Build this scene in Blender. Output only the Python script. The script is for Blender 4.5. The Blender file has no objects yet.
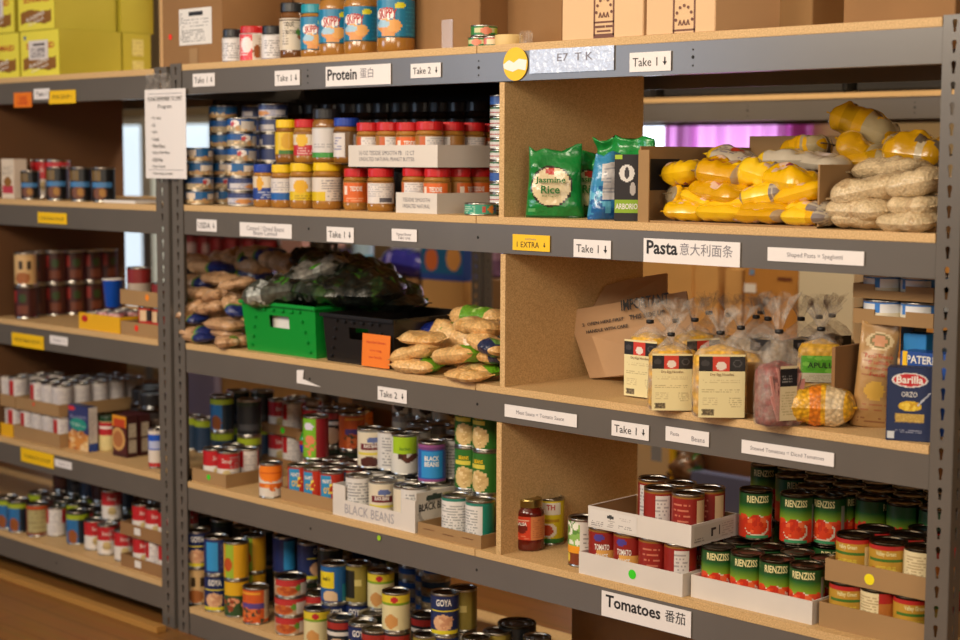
import bpy, bmesh, math, random
import numpy as np
from mathutils import Vector, Matrix, noise
from mathutils.geometry import tessellate_polygon
PI = math.pi
SC = bpy.context.scene
COL = SC.collection

# ------------------------------------------------------------------ camera
ZO = 0.885                                    # height of the third shelf board above the floor
CAM = Vector((3.98733577, -2.84509353, 0.55103947 + ZO))
CR = Vector((0.71650862, 0.69756728, 0.00390849))
CU = Vector((-0.07173073, 0.06810291, 0.99509632))
CF = Vector((-0.69388046, 0.71327546, -0.09883333))
FPX = 1633.655
cd = bpy.data.cameras.new('camera')
cam = bpy.data.objects.new('camera', cd)
COL.objects.link(cam)
cam.matrix_world = Matrix(((CR.x, CU.x, -CF.x, CAM.x), (CR.y, CU.y, -CF.y, CAM.y), (CR.z, CU.z, -CF.z, CAM.z), (0, 0, 0, 1)))
cd.sensor_width = 36
cd.lens = FPX / 960 * 36
cd.dof.use_dof = True
cd.dof.focus_distance = 3.72
cd.dof.aperture_fstop = 2.6
cd.clip_start = 0.05
SC.camera = cam

# ------------------------------------------------------------------ light
w = bpy.data.worlds.new('World'); SC.world = w; w.use_nodes = True
w.node_tree.nodes['Background'].inputs[0].default_value = (0.95, 0.82, 0.70, 1)
w.node_tree.nodes['Background'].inputs[1].default_value = 0.16
def area(name, loc, target, sx, sy, power, col):
    l = bpy.data.lights.new(name, 'AREA'); l.shape = 'RECTANGLE'; l.size = sx; l.size_y = sy
    l.energy = power; l.color = col
    o = bpy.data.objects.new(name, l); COL.objects.link(o); o.location = loc
    o.rotation_euler = (Vector(target) - Vector(loc)).to_track_quat('-Z', 'Y').to_euler()
    return o
area('ceiling_light', (0.7, -3.0, 2.6), (0.8, -0.1, .8), 1.4, .8, 66, (1.0, 0.86, 0.68))
area('ceiling_light', (2.5, -3.0, 2.6), (1.6, 0.0, 0.8), 1.4, .8, 46, (1.0, 0.86, 0.68))
area('side_fill', (4.7, -2.1, 1.75), (1.3, 0.3, 0.9), 1.1, 1.1, 22, (1.0, 0.86, 0.68))  # unseen fill added at the right to brighten the divider faces
area('daylight_window', (-2.4, -4.6, 2.05), (1.2, 0, 1.5), 1.8, .9, 42, (0.62, 0.78, 1.0))
area('ceiling_light', (0.9, 1.25, 2.95), (0.9, 1.5, 0), 2.6, .3, 60, (1.0, 0.84, 0.62))
SC.view_settings.view_transform = 'Standard'
SC.view_settings.look = 'None'
SC.view_settings.exposure = 0.16
SC.view_settings.gamma = 1.0
SC.view_settings.use_curve_mapping = False

# ------------------------------------------------------------------ placing helpers
def ray(px, py): return CF + CR * ((px - 480) / FPX) - CU * ((py - 320) / FPX)
def on(px, py, z):                            # the spot of a level surface
    d = ray(px, py); t = (z - CAM.z) / d.z; p = CAM + d * t; return (p.x, p.y)
def ax(px, Y, z=1.2):                         # how far along the shelf, in the upright plane Y
    d = ray(px, 320); t = (Y - CAM.y) / d.y; p = CAM + d * t
    d = ray(px, 320 + (p.z - z) / t * FPX); t = (Y - CAM.y) / d.y; return (CAM + d * t).x
def ayd(px, X, z=1.2):                        # how deep, in the upright plane X
    d = ray(px, 320); t = (X - CAM.x) / d.x; p = CAM + d * t
    d = ray(px, 320 + (p.z - z) / t * FPX); t = (X - CAM.x) / d.x; return (CAM + d * t).y
def vY(px, py, Y): d = ray(px, py); t = (Y - CAM.y) / d.y; return CAM + d * t
def facing(x, y): return math.atan2(CAM.y - y, CAM.x - x) + PI / 2

# ------------------------------------------------------------------ colours and materials
def S(c):
    if isinstance(c, str):
        c = [int(c[i:i + 2], 16) / 255 for i in (0, 2, 4)]
    return tuple(v / 12.92 if v <= .04045 else ((v + .055) / 1.055) ** 2.4 for v in c)
MATS = {}
def bsdf(m): return m.node_tree.nodes['Principled BSDF']
def mat(name, col, rough=.5, metal=0., spec=.5, coat=0., bump=0., bscale=60., vary=0., vscale=8., trans=0., alpha=1., emit=0.):
    if name in MATS: return MATS[name]
    m = bpy.data.materials.new(name); m.use_nodes = True; nt = m.node_tree; b = bsdf(m)
    c = (*S(col), 1)
    b.inputs['Base Color'].default_value = c; b.inputs['Roughness'].default_value = rough
    b.inputs['Metallic'].default_value = metal; b.inputs['Specular IOR Level'].default_value = spec
    b.inputs['Coat Weight'].default_value = coat; b.inputs['Coat Roughness'].default_value = .15
    b.inputs['Transmission Weight'].default_value = trans; b.inputs['Alpha'].default_value = alpha
    tc = nt.nodes.new('ShaderNodeTexCoord')
    if vary:
        n = nt.nodes.new('ShaderNodeTexNoise'); n.inputs['Scale'].default_value = vscale; n.inputs['Detail'].default_value = 6
        nt.links.new(tc.outputs['Object'], n.inputs['Vector'])
        r = nt.nodes.new('ShaderNodeMapRange'); r.inputs[3].default_value = 1 - vary; r.inputs[4].default_value = 1 + vary
        r.inputs[1].default_value = .3; r.inputs[2].default_value = .7
        nt.links.new(n.outputs[0], r.inputs[0])
        h = nt.nodes.new('ShaderNodeHueSaturation'); h.inputs['Color'].default_value = c
        nt.links.new(r.outputs[0], h.inputs['Value']); nt.links.new(h.outputs[0], b.inputs['Base Color'])
    if bump:
        n = nt.nodes.new('ShaderNodeTexNoise'); n.inputs['Scale'].default_value = bscale; n.inputs['Detail'].default_value = 4
        nt.links.new(tc.outputs['Object'], n.inputs['Vector'])
        u = nt.nodes.new('ShaderNodeBump'); u.inputs['Strength'].default_value = bump; u.inputs['Distance'].default_value = .01
        nt.links.new(n.outputs[0], u.inputs['Height']); nt.links.new(u.outputs[0], b.inputs['Normal'])
    if emit:
        b.inputs['Emission Color'].default_value = c; b.inputs['Emission Strength'].default_value = emit
    MATS[name] = m; return m
def colmat(name, rough=.4, coat=0., bump=0., vor=0., spec=.5, vary=0.):
    if name in MATS: return MATS[name]
    m = bpy.data.materials.new(name); m.use_nodes = True; nt = m.node_tree; b = bsdf(m)
    a = nt.nodes.new('ShaderNodeAttribute'); a.attribute_name = 'Col'
    b.inputs['Roughness'].default_value = rough; b.inputs['Coat Weight'].default_value = coat
    b.inputs['Coat Roughness'].default_value = .12; b.inputs['Specular IOR Level'].default_value = spec
    tc = nt.nodes.new('ShaderNodeTexCoord'); out = a.outputs[0]
    if vor:
        v = nt.nodes.new('ShaderNodeTexVoronoi'); v.inputs['Scale'].default_value = vor
        nt.links.new(tc.outputs['Object'], v.inputs['Vector'])
        r = nt.nodes.new('ShaderNodeMapRange'); r.inputs[1].default_value = 0; r.inputs[2].default_value = .8
        r.inputs[3].default_value = 1 + vary; r.inputs[4].default_value = 1 - vary
        nt.links.new(v.outputs[0], r.inputs[0])
        h = nt.nodes.new('ShaderNodeHueSaturation'); nt.links.new(out, h.inputs['Color']); nt.links.new(r.outputs[0], h.inputs['Value'])
        out = h.outputs[0]
        u = nt.nodes.new('ShaderNodeBump'); u.inputs['Strength'].default_value = .5; u.inputs['Distance'].default_value = -.004
        nt.links.new(v.outputs[0], u.inputs['Height']); nt.links.new(u.outputs[0], b.inputs['Normal'])
    elif bump:
        n = nt.nodes.new('ShaderNodeTexNoise'); n.inputs['Scale'].default_value = 22; n.inputs['Detail'].default_value = 3
        nt.links.new(tc.outputs['Object'], n.inputs['Vector'])
        u = nt.nodes.new('ShaderNodeBump'); u.inputs['Strength'].default_value = bump; u.inputs['Distance'].default_value = .02
        nt.links.new(n.outputs[0], u.inputs['Height']); nt.links.new(u.outputs[0], b.inputs['Normal'])
    nt.links.new(out, b.inputs['Base Color'])
    MATS[name] = m; return m
def particle_board():
    m = bpy.data.materials.new('particle board'); m.use_nodes = True; nt = m.node_tree; b = bsdf(m)
    tc = nt.nodes.new('ShaderNodeTexCoord')
    n = nt.nodes.new('ShaderNodeTexNoise'); n.inputs['Scale'].default_value = 330; n.inputs['Detail'].default_value = 4
    n2 = nt.nodes.new('ShaderNodeTexNoise'); n2.inputs['Scale'].default_value = 5; n2.inputs['Detail'].default_value = 3
    r = nt.nodes.new('ShaderNodeValToRGB')
    r.color_ramp.elements[0].position = .32; r.color_ramp.elements[0].color = (*S('bc9660'), 1)
    r.color_ramp.elements[1].position = .66; r.color_ramp.elements[1].color = (*S('e4c08a'), 1)
    mx = nt.nodes.new('ShaderNodeMix'); mx.data_type = 'RGBA'; mx.blend_type = 'MULTIPLY'; mx.inputs[0].default_value = .35
    r2 = nt.nodes.new('ShaderNodeValToRGB'); r2.color_ramp.elements[0].color = (.7, .66, .62, 1); r2.color_ramp.elements[0].position = .3
    for q in (n, n2): nt.links.new(tc.outputs['Object'], q.inputs['Vector'])
    nt.links.new(n.outputs[0], r.inputs[0]); nt.links.new(n2.outputs[0], r2.inputs[0])
    nt.links.new(r.outputs[0], mx.inputs[6]); nt.links.new(r2.outputs[0], mx.inputs[7]); nt.links.new(mx.outputs[2], b.inputs['Base Color'])
    b.inputs['Roughness'].default_value = .6
    MATS['board'] = m; return m
def film():
    m = bpy.data.materials.new('clear film'); m.use_nodes = True; nt = m.node_tree
    t = nt.nodes.new('ShaderNodeBsdfTransparent'); g = nt.nodes.new('ShaderNodeBsdfPrincipled')
    g.inputs['Base Color'].default_value = (*S('cfc4b8'), 1); g.inputs['Roughness'].default_value = .16
    n = nt.nodes.new('ShaderNodeTexNoise'); n.inputs['Scale'].default_value = 38; n.inputs['Detail'].default_value = 4
    tc = nt.nodes.new('ShaderNodeTexCoord'); nt.links.new(tc.outputs['Object'], n.inputs['Vector'])
    u = nt.nodes.new('ShaderNodeBump'); u.inputs['Strength'].default_value = .9; u.inputs['Distance'].default_value = .012
    nt.links.new(n.outputs[0], u.inputs['Height']); nt.links.new(u.outputs[0], g.inputs['Normal'])
    r = nt.nodes.new('ShaderNodeMapRange'); r.inputs[1].default_value = .42; r.inputs[2].default_value = .68; r.inputs[3].default_value = .07; r.inputs[4].default_value = .42
    nt.links.new(n.outputs[0], r.inputs[0])
    x = nt.nodes.new('ShaderNodeMixShader'); nt.links.new(r.outputs[0], x.inputs[0])
    nt.links.new(t.outputs[0], x.inputs[1]); nt.links.new(g.outputs[0], x.inputs[2])
    nt.links.new(x.outputs[0], nt.nodes['Material Output'].inputs['Surface']); MATS['film'] = m; return m
BOARD = particle_board(); FILM = film()
STEEL = mat('grey painted steel', '625c56', .28, 0, .7, vary=.05, vscale=6)
TIN = mat('tin plate', 'b4b0a8', .28, 1.0)
TIND = mat('dull tin plate', '4c4438', .30, 1.0)
PAPER = mat('white paper', 'e2dcd6', .55)
CARD = mat('cardboard', '9c7a50', .85, bump=.08, bscale=40, vary=.06, vscale=5)
CARDD = mat('plain brown cardboard', '8e6840', .85, bump=.08, bscale=40, vary=.08, vscale=5)
CARDL = mat('pale cardboard', 'dcb88e', .8, vary=.03, vscale=5)
WCARD = mat('white cardboard', 'd4ccc4', .7, vary=.03, vscale=9)
INK = mat('black ink', '1c1a1c', .6)
FADE = mat('faded ink', '7c7880', .6)
WHITE = mat('white ink', 'ece8e0', .5)
RED = mat('red ink', 'b82020', .5)
GREEN = mat('green ink', '1e6a24', .5)
CREAM = mat('cream ink', 'e8dca0', .5)
BROWN = mat('brown ink', '6a3a20', .5)
LAB = colmat('printed label', .42, .15)
MATTE = colmat('printed carton', .6)
GLOSS = colmat('glossy printed film', .25, .5, bump=.35)
BEAN = colmat('film over beans', .3, .45, vor=130, vary=.28)
RICE = colmat('film over grain', .26, .6, vor=190, vary=.22)

# ------------------------------------------------------------------ object helpers
def tag(o, label, cat, group=None, kind=None):
    o['label'] = label; o['category'] = cat
    if group: o['group'] = group
    if kind: o['kind'] = kind
    return o
def link(name, me, parent=None, loc=(0, 0, 0), rz=0.):
    o = bpy.data.objects.new(name, me); COL.objects.link(o)
    o.location = loc; o.rotation_euler = (0, 0, rz)
    if parent: o.parent = parent
    return o
def mesh(name, verts, faces, m, smooth=False, cols=None, parent=None, loc=(0, 0, 0), rz=0.):
    me = bpy.data.meshes.new(name); me.from_pydata([tuple(v) for v in verts], [], faces); me.materials.append(m)
    if smooth: me.polygons.foreach_set('use_smooth', [True] * len(me.polygons))
    if cols is not None:
        a = me.color_attributes.new('Col', 'FLOAT_COLOR', 'CORNER'); arr = []
        for p, c in zip(me.polygons, cols): arr += [c[0], c[1], c[2], 1.0] * p.loop_total
        a.data.foreach_set('color', arr)
    me.update(); return link(name, me, parent, loc, rz)
def bm_obj(name, bm, m, parent=None, loc=(0, 0, 0), rz=0., smooth=False):
    me = bpy.data.meshes.new(name); bm.to_mesh(me); bm.free(); me.materials.append(m)
    if smooth: me.polygons.foreach_set('use_smooth', [True] * len(me.polygons))
    return link(name, me, parent, loc, rz)
def bx(bm, x0, x1, y0, y1, z0, z1, bev=0.):
    g = bmesh.ops.create_cube(bm, size=1.0)
    for v in g['verts']:
        v.co = Vector(((x0 + x1) / 2 + v.co.x * (x1 - x0), (y0 + y1) / 2 + v.co.y * (y1 - y0), (z0 + z1) / 2 + v.co.z * (z1 - z0)))
    if bev:
        es = list({e for v in g['verts'] for e in v.link_edges})
        bmesh.ops.bevel(bm, geom=es, offset=bev, segments=2, affect='EDGES')
def box(name, x0, x1, y0, y1, z0, z1, m, parent=None, bev=.0, loc=(0, 0, 0), rz=0.):
    bm = bmesh.new(); bx(bm, x0, x1, y0, y1, z0, z1, bev); return bm_obj(name, bm, m, parent, loc, rz)
def lathe(name, prof, m, parent=None, n=32, loc=(0, 0, 0), rz=0., sx=1, sy=1):
    vs, fs = [], []
    for r, z in prof:
        for i in range(n):
            a = 2 * PI * i / n; vs.append((r * math.cos(a) * sx, r * math.sin(a) * sy, z))
    for k in range(len(prof) - 1):
        for i in range(n):
            j = (i + 1) % n; fs.append((k * n + i, k * n + j, (k + 1) * n + j, (k + 1) * n + i))
    fs.append(tuple(range(n - 1, -1, -1))); fs.append(tuple(range((len(prof) - 1) * n, len(prof) * n)))
    o = mesh(name, vs, fs, m, True, parent=parent, loc=loc, rz=rz)
    o.data.polygons[len(fs) - 1].use_smooth = False; o.data.polygons[len(fs) - 2].use_smooth = False
    return o
def copy_tree(o, parent=None):
    c = o.copy(); COL.objects.link(c)
    if parent: c.parent = parent
    for ch in list(o.children): copy_tree(ch, c)
    return c

# ------------------------------------------------------------------ drawing on labels
class Art:
    def __init__(s, w, h, bg): s.w, s.h = w, h; s.a = np.zeros((h, w, 3)); s.a[:] = S(bg)
    def rect(s, x0, y0, x1, y1, c):
        s.a[int(round(y0 * s.h)):int(round(y1 * s.h)), int(round(x0 * s.w)):int(round(x1 * s.w))] = S(c); return s
    def ell(s, cx, cy, rx, ry, c, ring=None):
        Y, X = np.mgrid[0:s.h, 0:s.w]; q = (((X + .5) / s.w - cx) / rx) ** 2 + (((Y + .5) / s.h - cy) / ry) ** 2
        s.a[q <= 1] = S(c)
        if ring: s.a[(q <= 1) & (q > .7)] = S(ring)
        return s
    def blobs(s, x0, y0, x1, y1, cs, n, r=.03, seed=1):
        R = random.Random(seed)
        for i in range(n): s.ell(R.uniform(x0, x1), R.uniform(y0, y1), r * R.uniform(.6, 1.4) * s.h / s.w, r * R.uniform(.6, 1.4), R.choice(cs))
        return s
    def lines(s, x0, y0, x1, y1, c, seed=1, step=2):
        R = random.Random(seed); cc = np.array(S(c))
        for r in range(int(y0 * s.h), int(y1 * s.h), step):
            for q in range(int(x0 * s.w), int(x1 * s.w)):
                if R.random() < .68: s.a[r, q] = s.a[r, q] * .35 + cc * .65
        return s
    def grad(s, x0, y0, x1, y1, ca, cb):
        a, b = np.array(S(ca)), np.array(S(cb)); r0, r1 = int(y0 * s.h), int(y1 * s.h)
        for r in range(r0, r1): t = (r - r0) / max(1, r1 - r0 - 1); s.a[r, int(x0 * s.w):int(x1 * s.w)] = a * (1 - t) + b * t
        return s
def sleeve(name, art, r, z0, z1, parent, m=None, rb=None):
    vs, fs, cs = [], [], []; W, H = art.w, art.h
    for j in range(H + 1):
        z = z0 + (z1 - z0) * j / H; rr = r if rb is None else rb + (r - rb) * j / H
        for i in range(W):
            a = -PI / 2 + 2 * PI * (i / W - .5); vs.append((rr * math.cos(a), rr * math.sin(a), z))
    for j in range(H):
        for i in range(W):
            k = (i + 1) % W; fs.append((j * W + i, j * W + k, (j + 1) * W + k, (j + 1) * W + i)); cs.append(art.a[j, i])
    return mesh(name, vs, fs, m or LAB, True, cs, parent)
_T = {}
def text_geo(s, bold=False):
    k = (s, bold)
    if k in _T: return _T[k]
    cu = bpy.data.curves.new('lettering', 'FONT'); cu.body = s; cu.resolution_u = 2
    if bold: cu.offset = .022
    o = bpy.data.objects.new('lettering', cu); COL.objects.link(o)
    dg = bpy.context.evaluated_depsgraph_get(); me = bpy.data.meshes.new_from_object(o.evaluated_get(dg))
    vs = np.array([v.co[:] for v in me.vertices]) if len(me.vertices) else np.zeros((0, 3)); fs = [tuple(p.vertices) for p in me.polygons]
    bpy.data.objects.remove(o); bpy.data.curves.remove(cu); bpy.data.meshes.remove(me)
    _T[k] = (vs, fs); return _T[k]
def text_pts(s, w, h, bold=False):            # the lettering scaled to a width and height, centred
    vs, fs = text_geo(s, bold)
    if not len(vs): return vs, fs
    lo, hi = vs.min(0), vs.max(0); q = (vs - (lo + hi) / 2)
    k = w / (hi[0] - lo[0]); kz = (h / (hi[1] - lo[1])) if h else k
    return np.stack([q[:, 0] * k, q[:, 1] * kz], 1), fs
def words_flat(s, w, h, x, z, y, m, parent, bold=False, name='lettering', tilt=0., side=None):
    q, fs = text_pts(s, w, h, bold)
    ca, sa = math.cos(tilt), math.sin(tilt)
    q = [(x + a * ca - b * sa, z + a * sa + b * ca) for a, b in q]
    if side is not None: vs = [(side, a, b) for a, b in q]         # on a face that looks along +X, a runs along Y
    else: vs = [(a, y, b) for a, b in q]
    return mesh(name, vs, fs, m, parent=parent)
def words_round(s, w, h, u, z, r, m, parent, bold=False, arc=0.):
    q, fs = text_pts(s, w, h, bold); vs = []
    for a, b in q:
        t = -PI / 2 + (u - .5) * 2 * PI + a / r; vs.append((r * math.cos(t), r * math.sin(t), z + b + arc * (a / w) ** 2 * -4))
    return mesh('lettering', vs, fs, m, parent=parent)
def panel(name, art, x0, x1, z0, z1, y, parent, m=None, side=None):
    vs, fs, cs = [], [], []; W, H = art.w, art.h
    for j in range(H + 1):
        for i in range(W + 1):
            a = x0 + (x1 - x0) * i / W; z = z0 + (z1 - z0) * j / H
            vs.append((side, a, z) if side is not None else (a, y, z))
    for j in range(H):
        for i in range(W):
            k = j * (W + 1) + i; fs.append((k, k + 1, k + W + 2, k + W + 1)); cs.append(art.a[j, i])
    return mesh(name, vs, fs, m or MATTE, False, cs, parent)

# ------------------------------------------------------------------ containers
def can_body(r, h, m=None):
    m = m or TIN
    o = lathe('food_can', [(r * .90, 0.0), (r * .97, 0), (r, .0015), (r, .003), (r * .975, .0045), (r * .975, h - .0045), (r, h - .003), (r, h - .001), (r * .985, h), (r * .95, h), (r * .93, h - .0035), (r * .92, h - .005)], m)
    l = lathe('lid', [(r * .925, h - .0048), (r * .85, h - .0044), (r * .80, h - .0030), (r * .76, h - .0044), (r * .45, h - .0042), (r * .42, h - .0034), (r * .38, h - .0042), (.002, h - .0042)], TIND if m is TIN else m, o, 28)
    return o
def can(art, r=.0375, h=.110, texts=(), ring=None, lidm=None):
    o = can_body(r, h, lidm); e = min(.006, h * .09)
    lab = sleeve('label', art, r * .99, e, h - e, o)
    for t in texts: words_round(t[0], t[1], t[2], t[3], t[4] * h, r * .99 + .0006, t[5], lab, *(t[6:]))
    return o
def jar(art, r, h, lidm, fill, lz0=.22, lz1=.72, texts=(), lidr=.93, lidh=.018, name='food_jar', neck=.9):
    hb = h - lidh
    prof = [(r * .86, 0), (r * .96, .003), (r, .010), (r, hb * lz0 - .003), (r * .985, hb * lz0), (r * .985, hb * lz1), (r, hb * lz1 + .003), (r, hb * .82), (r * .97, hb * .89), (r * neck * .96, hb * .95), (r * neck * .93, hb), (r * .3, hb)]
    o = lathe(name, prof, fill)
    n = 48; vs, fs = [], []
    P = [(lidr * .98, hb - .004), (lidr, hb - .002), (lidr, h - .003), (lidr * .97, h), (lidr * .90, h), (lidr * .86, h - .0012)]
    for q, (rr, z) in enumerate(P):
        for i in range(n):
            a = 2 * PI * i / n; k = r * rr * (1 + (.008 if i % 2 and 0 < q < 3 else 0)); vs.append((k * math.cos(a), k * math.sin(a), z))
    for k in range(len(P) - 1):
        for i in range(n): fs.append((k * n + i, k * n + (i + 1) % n, (k + 1) * n + (i + 1) % n, (k + 1) * n + i))
    fs.append(tuple(range((len(P) - 1) * n, len(P) * n))); mesh('lid', vs, fs, lidm, False, parent=o)
    if art is not None:
        lab = sleeve('label', art, r * .99 + .0004, hb * lz0, hb * lz1, o)
        for t in texts: words_round(t[0], t[1], t[2], t[3], hb * t[4], r * .99 + .0012, t[5], lab, *(t[6:]))
    return o
PROTO = {}
def put(key, x, y, z, label, cat, group=None, turn=0., abs_rz=None, sz=1., name=None):
    p = PROTO[key]
    if p[1]: o = copy_tree(p[0])
    else: o = p[0]; p[1] = True
    o.location = (x, y, z); o.rotation_euler = (0, 0, facing(x, y) + turn if abs_rz is None else abs_rz)
    o.scale = (sz, sz, sz)
    nk = name or next((b for a, b in (('soup', 'soup_can'), ('tomato', 'tomato_can'), ('veg', 'vegetable_can'), ('can_goya', 'bean_can'), ('bean_', 'bean_can'), ('can_blackbean', 'bean_can'), ('can_white', 'bean_can'), ('can_cream', 'bean_can'), ('can_lime', 'bean_can'), ('can_bluebean', 'bean_can'), ('can_greenbean', 'bean_can'), ('can_teal', 'bean_can'), ('can_os', 'pasta_can'), ('can_chef', 'ravioli_can')) if key.startswith(a)), None)
    if nk: o.name = nk
    for k in ('label', 'category', 'group'):
        if k in o: del o[k]
    return tag(o, label, cat, group)
def kind(key, o): PROTO[key] = [o, False]; return o
def cleanup():
    for k, (o, used) in PROTO.items():
        if not used:
            for c in list(o.children_recursive): bpy.data.objects.remove(c)
            bpy.data.objects.remove(o)
def carton(name, x0, x1, y0, y1, z0, z1, m, label=None, cat='box', front=None, side=None, group=None, seam=True, rz=0.):
    cx, cy = (x0 + x1) / 2, (y0 + y1) / 2; a, b, h = (x1 - x0) / 2, (y1 - y0) / 2, z1 - z0
    o = box(name, -a, a, -b, b, 0, h, m, bev=.0015, loc=(cx, cy, z0), rz=rz)
    if front is not None: panel('printed_front', front, -a + .001, a - .001, .001, h - .001, -b - .0006, o)
    if side is not None: panel('printed_side', side, -b + .001, b - .001, .001, h - .001, 0, o, side=a + .0006)
    if label: tag(o, label, cat, group)
    return o
def tray(x0, x1, y0, y1, z0, h, m, label, group=None, cut=None, name='cardboard_tray', rz=0., hb=None):
    cx, cy = (x0 + x1) / 2, (y0 + y1) / 2; a, b, t = (x1 - x0) / 2, (y1 - y0) / 2, .003
    bm = bmesh.new(); hb = hb or h
    bx(bm, -a, a, -b, b, 0, t)
    if cut:                                    # low front with two raised corners
        bx(bm, -a, a, -b, -b + t, t, cut[0]); bx(bm, -a, -a + cut[1], -b, -b + t, cut[0], h); bx(bm, a - cut[1], a, -b, -b + t, cut[0], h)
    else: bx(bm, -a, a, -b, -b + t, t, h)
    bx(bm, -a, a, b - t, b, t, hb); bx(bm, -a, -a + t, -b + t, b - t, t, hb); bx(bm, a - t, a, -b + t, b - t, t, hb)
    o = bm_obj(name, bm, m, None, (cx, cy, z0), rz); return tag(o, label, 'tray', group)
def disc(name, r, x, z, y, m, parent, side=None):
    vs = []; 
    for i in range(24):
        a = 2 * PI * i / 24; p = (x + r * math.cos(a), z + r * math.sin(a)); vs.append((side, *p) if side is not None else (p[0], y, p[1]))
    return mesh(name, vs, [tuple(range(24))], m, parent=parent)
def pillow(name, L, Wd, T, art, m, seed=1, n=30, k=18, lump=.006, fin=.002, sag=0.):
    vs, fs, cs = [], [], []; R = random.Random(seed); off = Vector((R.uniform(0, 90), R.uniform(0, 90), 0)); cr = R.uniform(-.5, .5); sk = R.uniform(-.25, .25)
    def pt(i, j, top):
        u = -1 + 2 * i / n; v = -1 + 2 * j / k
        e = max(0, 1 - abs(u) ** 3.6) ** .55 * max(0, 1 - abs(v) ** 2.8) ** .55; e *= 1 - .16 * math.exp(-((u - cr) / .13) ** 2)
        x = u * L / 2 * (1 - .14 * v * v); y = v * Wd / 2 * (1 - .30 * u ** 6) + sk * x * .3
        nz = noise.noise(Vector((x * 26, y * 26, 3 if top else 9)) + off) * lump * 1.3 + noise.noise(Vector((x * 60, y * 60, 1)) + off) * lump * .5
        z = T / 2 * e * (1 if top else -1) + nz * e
        if not top: z = max(z, -T * .5)
        return (x, y, z + T / 2 - sag * u * u)
    for top in (1, 0):
        for i in range(n + 1):
            for j in range(k + 1): vs.append(pt(i, j, top))
    N = (n + 1) * (k + 1)
    for top in (0, 1):
        for i in range(n):
            for j in range(k):
                a = i * (k + 1) + j + (0 if top else N); q = (a, a + k + 1, a + k + 2, a + 1)
                fs.append(q if top else q[::-1]); uu = min(art.w - 1, int((i + .5) / n * art.w)); vv = min(art.h - 1, int((j + .5) / k * art.h)); cs.append(art.a[vv, uu])
    o = mesh(name, vs, fs, m, True, cs)
    for s in (-1, 1):
        q = []; 
        for j in range(k + 1):
            y = (-1 + 2 * j / k) * Wd / 2 * .9; zz = T / 2 - sag; w = .0015 * (-1) ** j
            y *= .72; q += [(s * L / 2 * .90, y, zz + w), (s * (L / 2 * .985 + fin), y * 1.02, zz + w)]
        mesh('seal', q, [(2 * j, 2 * j + 1, 2 * j + 3, 2 * j + 2) for j in range(k)], m, False, [art.a[art.h // 2, 0 if s < 0 else art.w - 1]] * k, o)
    return o
# ------------------------------------------------------------------ the room
Z = {1: .819 + ZO, 2: .41 + ZO, 3: ZO, 4: -.416 + ZO, 5: -.801 + ZO}
ZL = {1: .811 + ZO, 2: .406 + ZO, 3: -.002 + ZO, 4: -.415 + ZO, 5: -.748 + ZO}
XR = 2.434
def planks():
    m = bpy.data.materials.new('wood planks'); m.use_nodes = True; nt = m.node_tree; b = bsdf(m)
    tc = nt.nodes.new('ShaderNodeTexCoord'); bk = nt.nodes.new('ShaderNodeTexBrick')
    bk.inputs['Scale'].default_value = 1.0; bk.inputs['Brick Width'].default_value = 1.1; bk.inputs['Row Height'].default_value = .085; bk.inputs['Mortar Size'].default_value = .0012
    bk.inputs['Color1'].default_value = (*S('8c5c2c'), 1); bk.inputs['Color2'].default_value = (*S('a06c36'), 1); bk.inputs['Mortar'].default_value = (*S('3c2412'), 1)
    n = nt.nodes.new('ShaderNodeTexNoise'); n.inputs['Scale'].default_value = 3; n.inputs['Detail'].default_value = 6
    mp = nt.nodes.new('ShaderNodeMapping'); mp.inputs['Scale'].default_value = (1, 14, 1)
    mx = nt.nodes.new('ShaderNodeMix'); mx.data_type = 'RGBA'; mx.blend_type = 'MULTIPLY'; mx.inputs[0].default_value = .45
    nt.links.new(tc.outputs['Object'], bk.inputs['Vector']); nt.links.new(tc.outputs['Object'], mp.inputs[0]); nt.links.new(mp.outputs[0], n.inputs['Vector'])
    nt.links.new(bk.outputs[0], mx.inputs[6]); nt.links.new(n.outputs[1], mx.inputs[7]); nt.links.new(mx.outputs[2], b.inputs['Base Color'])
    b.inputs['Roughness'].default_value = .35; return m
def struct(o): o['kind'] = 'structure'; return o
struct(box('floor', -8, 6.5, -5.5, 3.6, -.05, 0, planks()))
WALL = mat('painted wall', 'a08860', .8, vary=.03, vscale=2)
CEIL = mat('ceiling paint', 'd8d2c4', .9)
struct(box('ceiling', -8, 6.5, -5.5, 3.6, 3.1, 3.15, CEIL))
struct(box('wall_left', -8.05, -8, -5.5, 3.6, 0, 3.1, WALL))
struct(box('wall_front', -8, 6.5, -5.55, -5.5, 0, 3.1, WALL))
struct(box('wall_right', 6.5, 6.55, -5.5, 3.6, 0, 3.1, WALL))
WX = [(-6.3, -4.48, ZO - .55, ZO + .81), (-1.35, -.05, ZO - .2, ZO + .83)]
bm = bmesh.new(); Y0, Y1 = 3.4, 3.6
bx(bm, -8, WX[0][0], Y0, Y1, 0, 3.1); bx(bm, WX[0][1], WX[1][0], Y0, Y1, 0, 3.1); bx(bm, WX[1][1], 6.5, Y0, Y1, 0, 3.1)
for a in WX: bx(bm, a[0], a[1], Y0, Y1, 0, a[2]); bx(bm, a[0], a[1], Y0, Y1, a[3], 3.1)
struct(bm_obj('wall_back', bm, WALL))
DAY = mat('daylit pane', 'e4f0ff', .3, emit=2.4)
FRM = mat('window frame paint', 'e8dcc0', .5)
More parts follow.
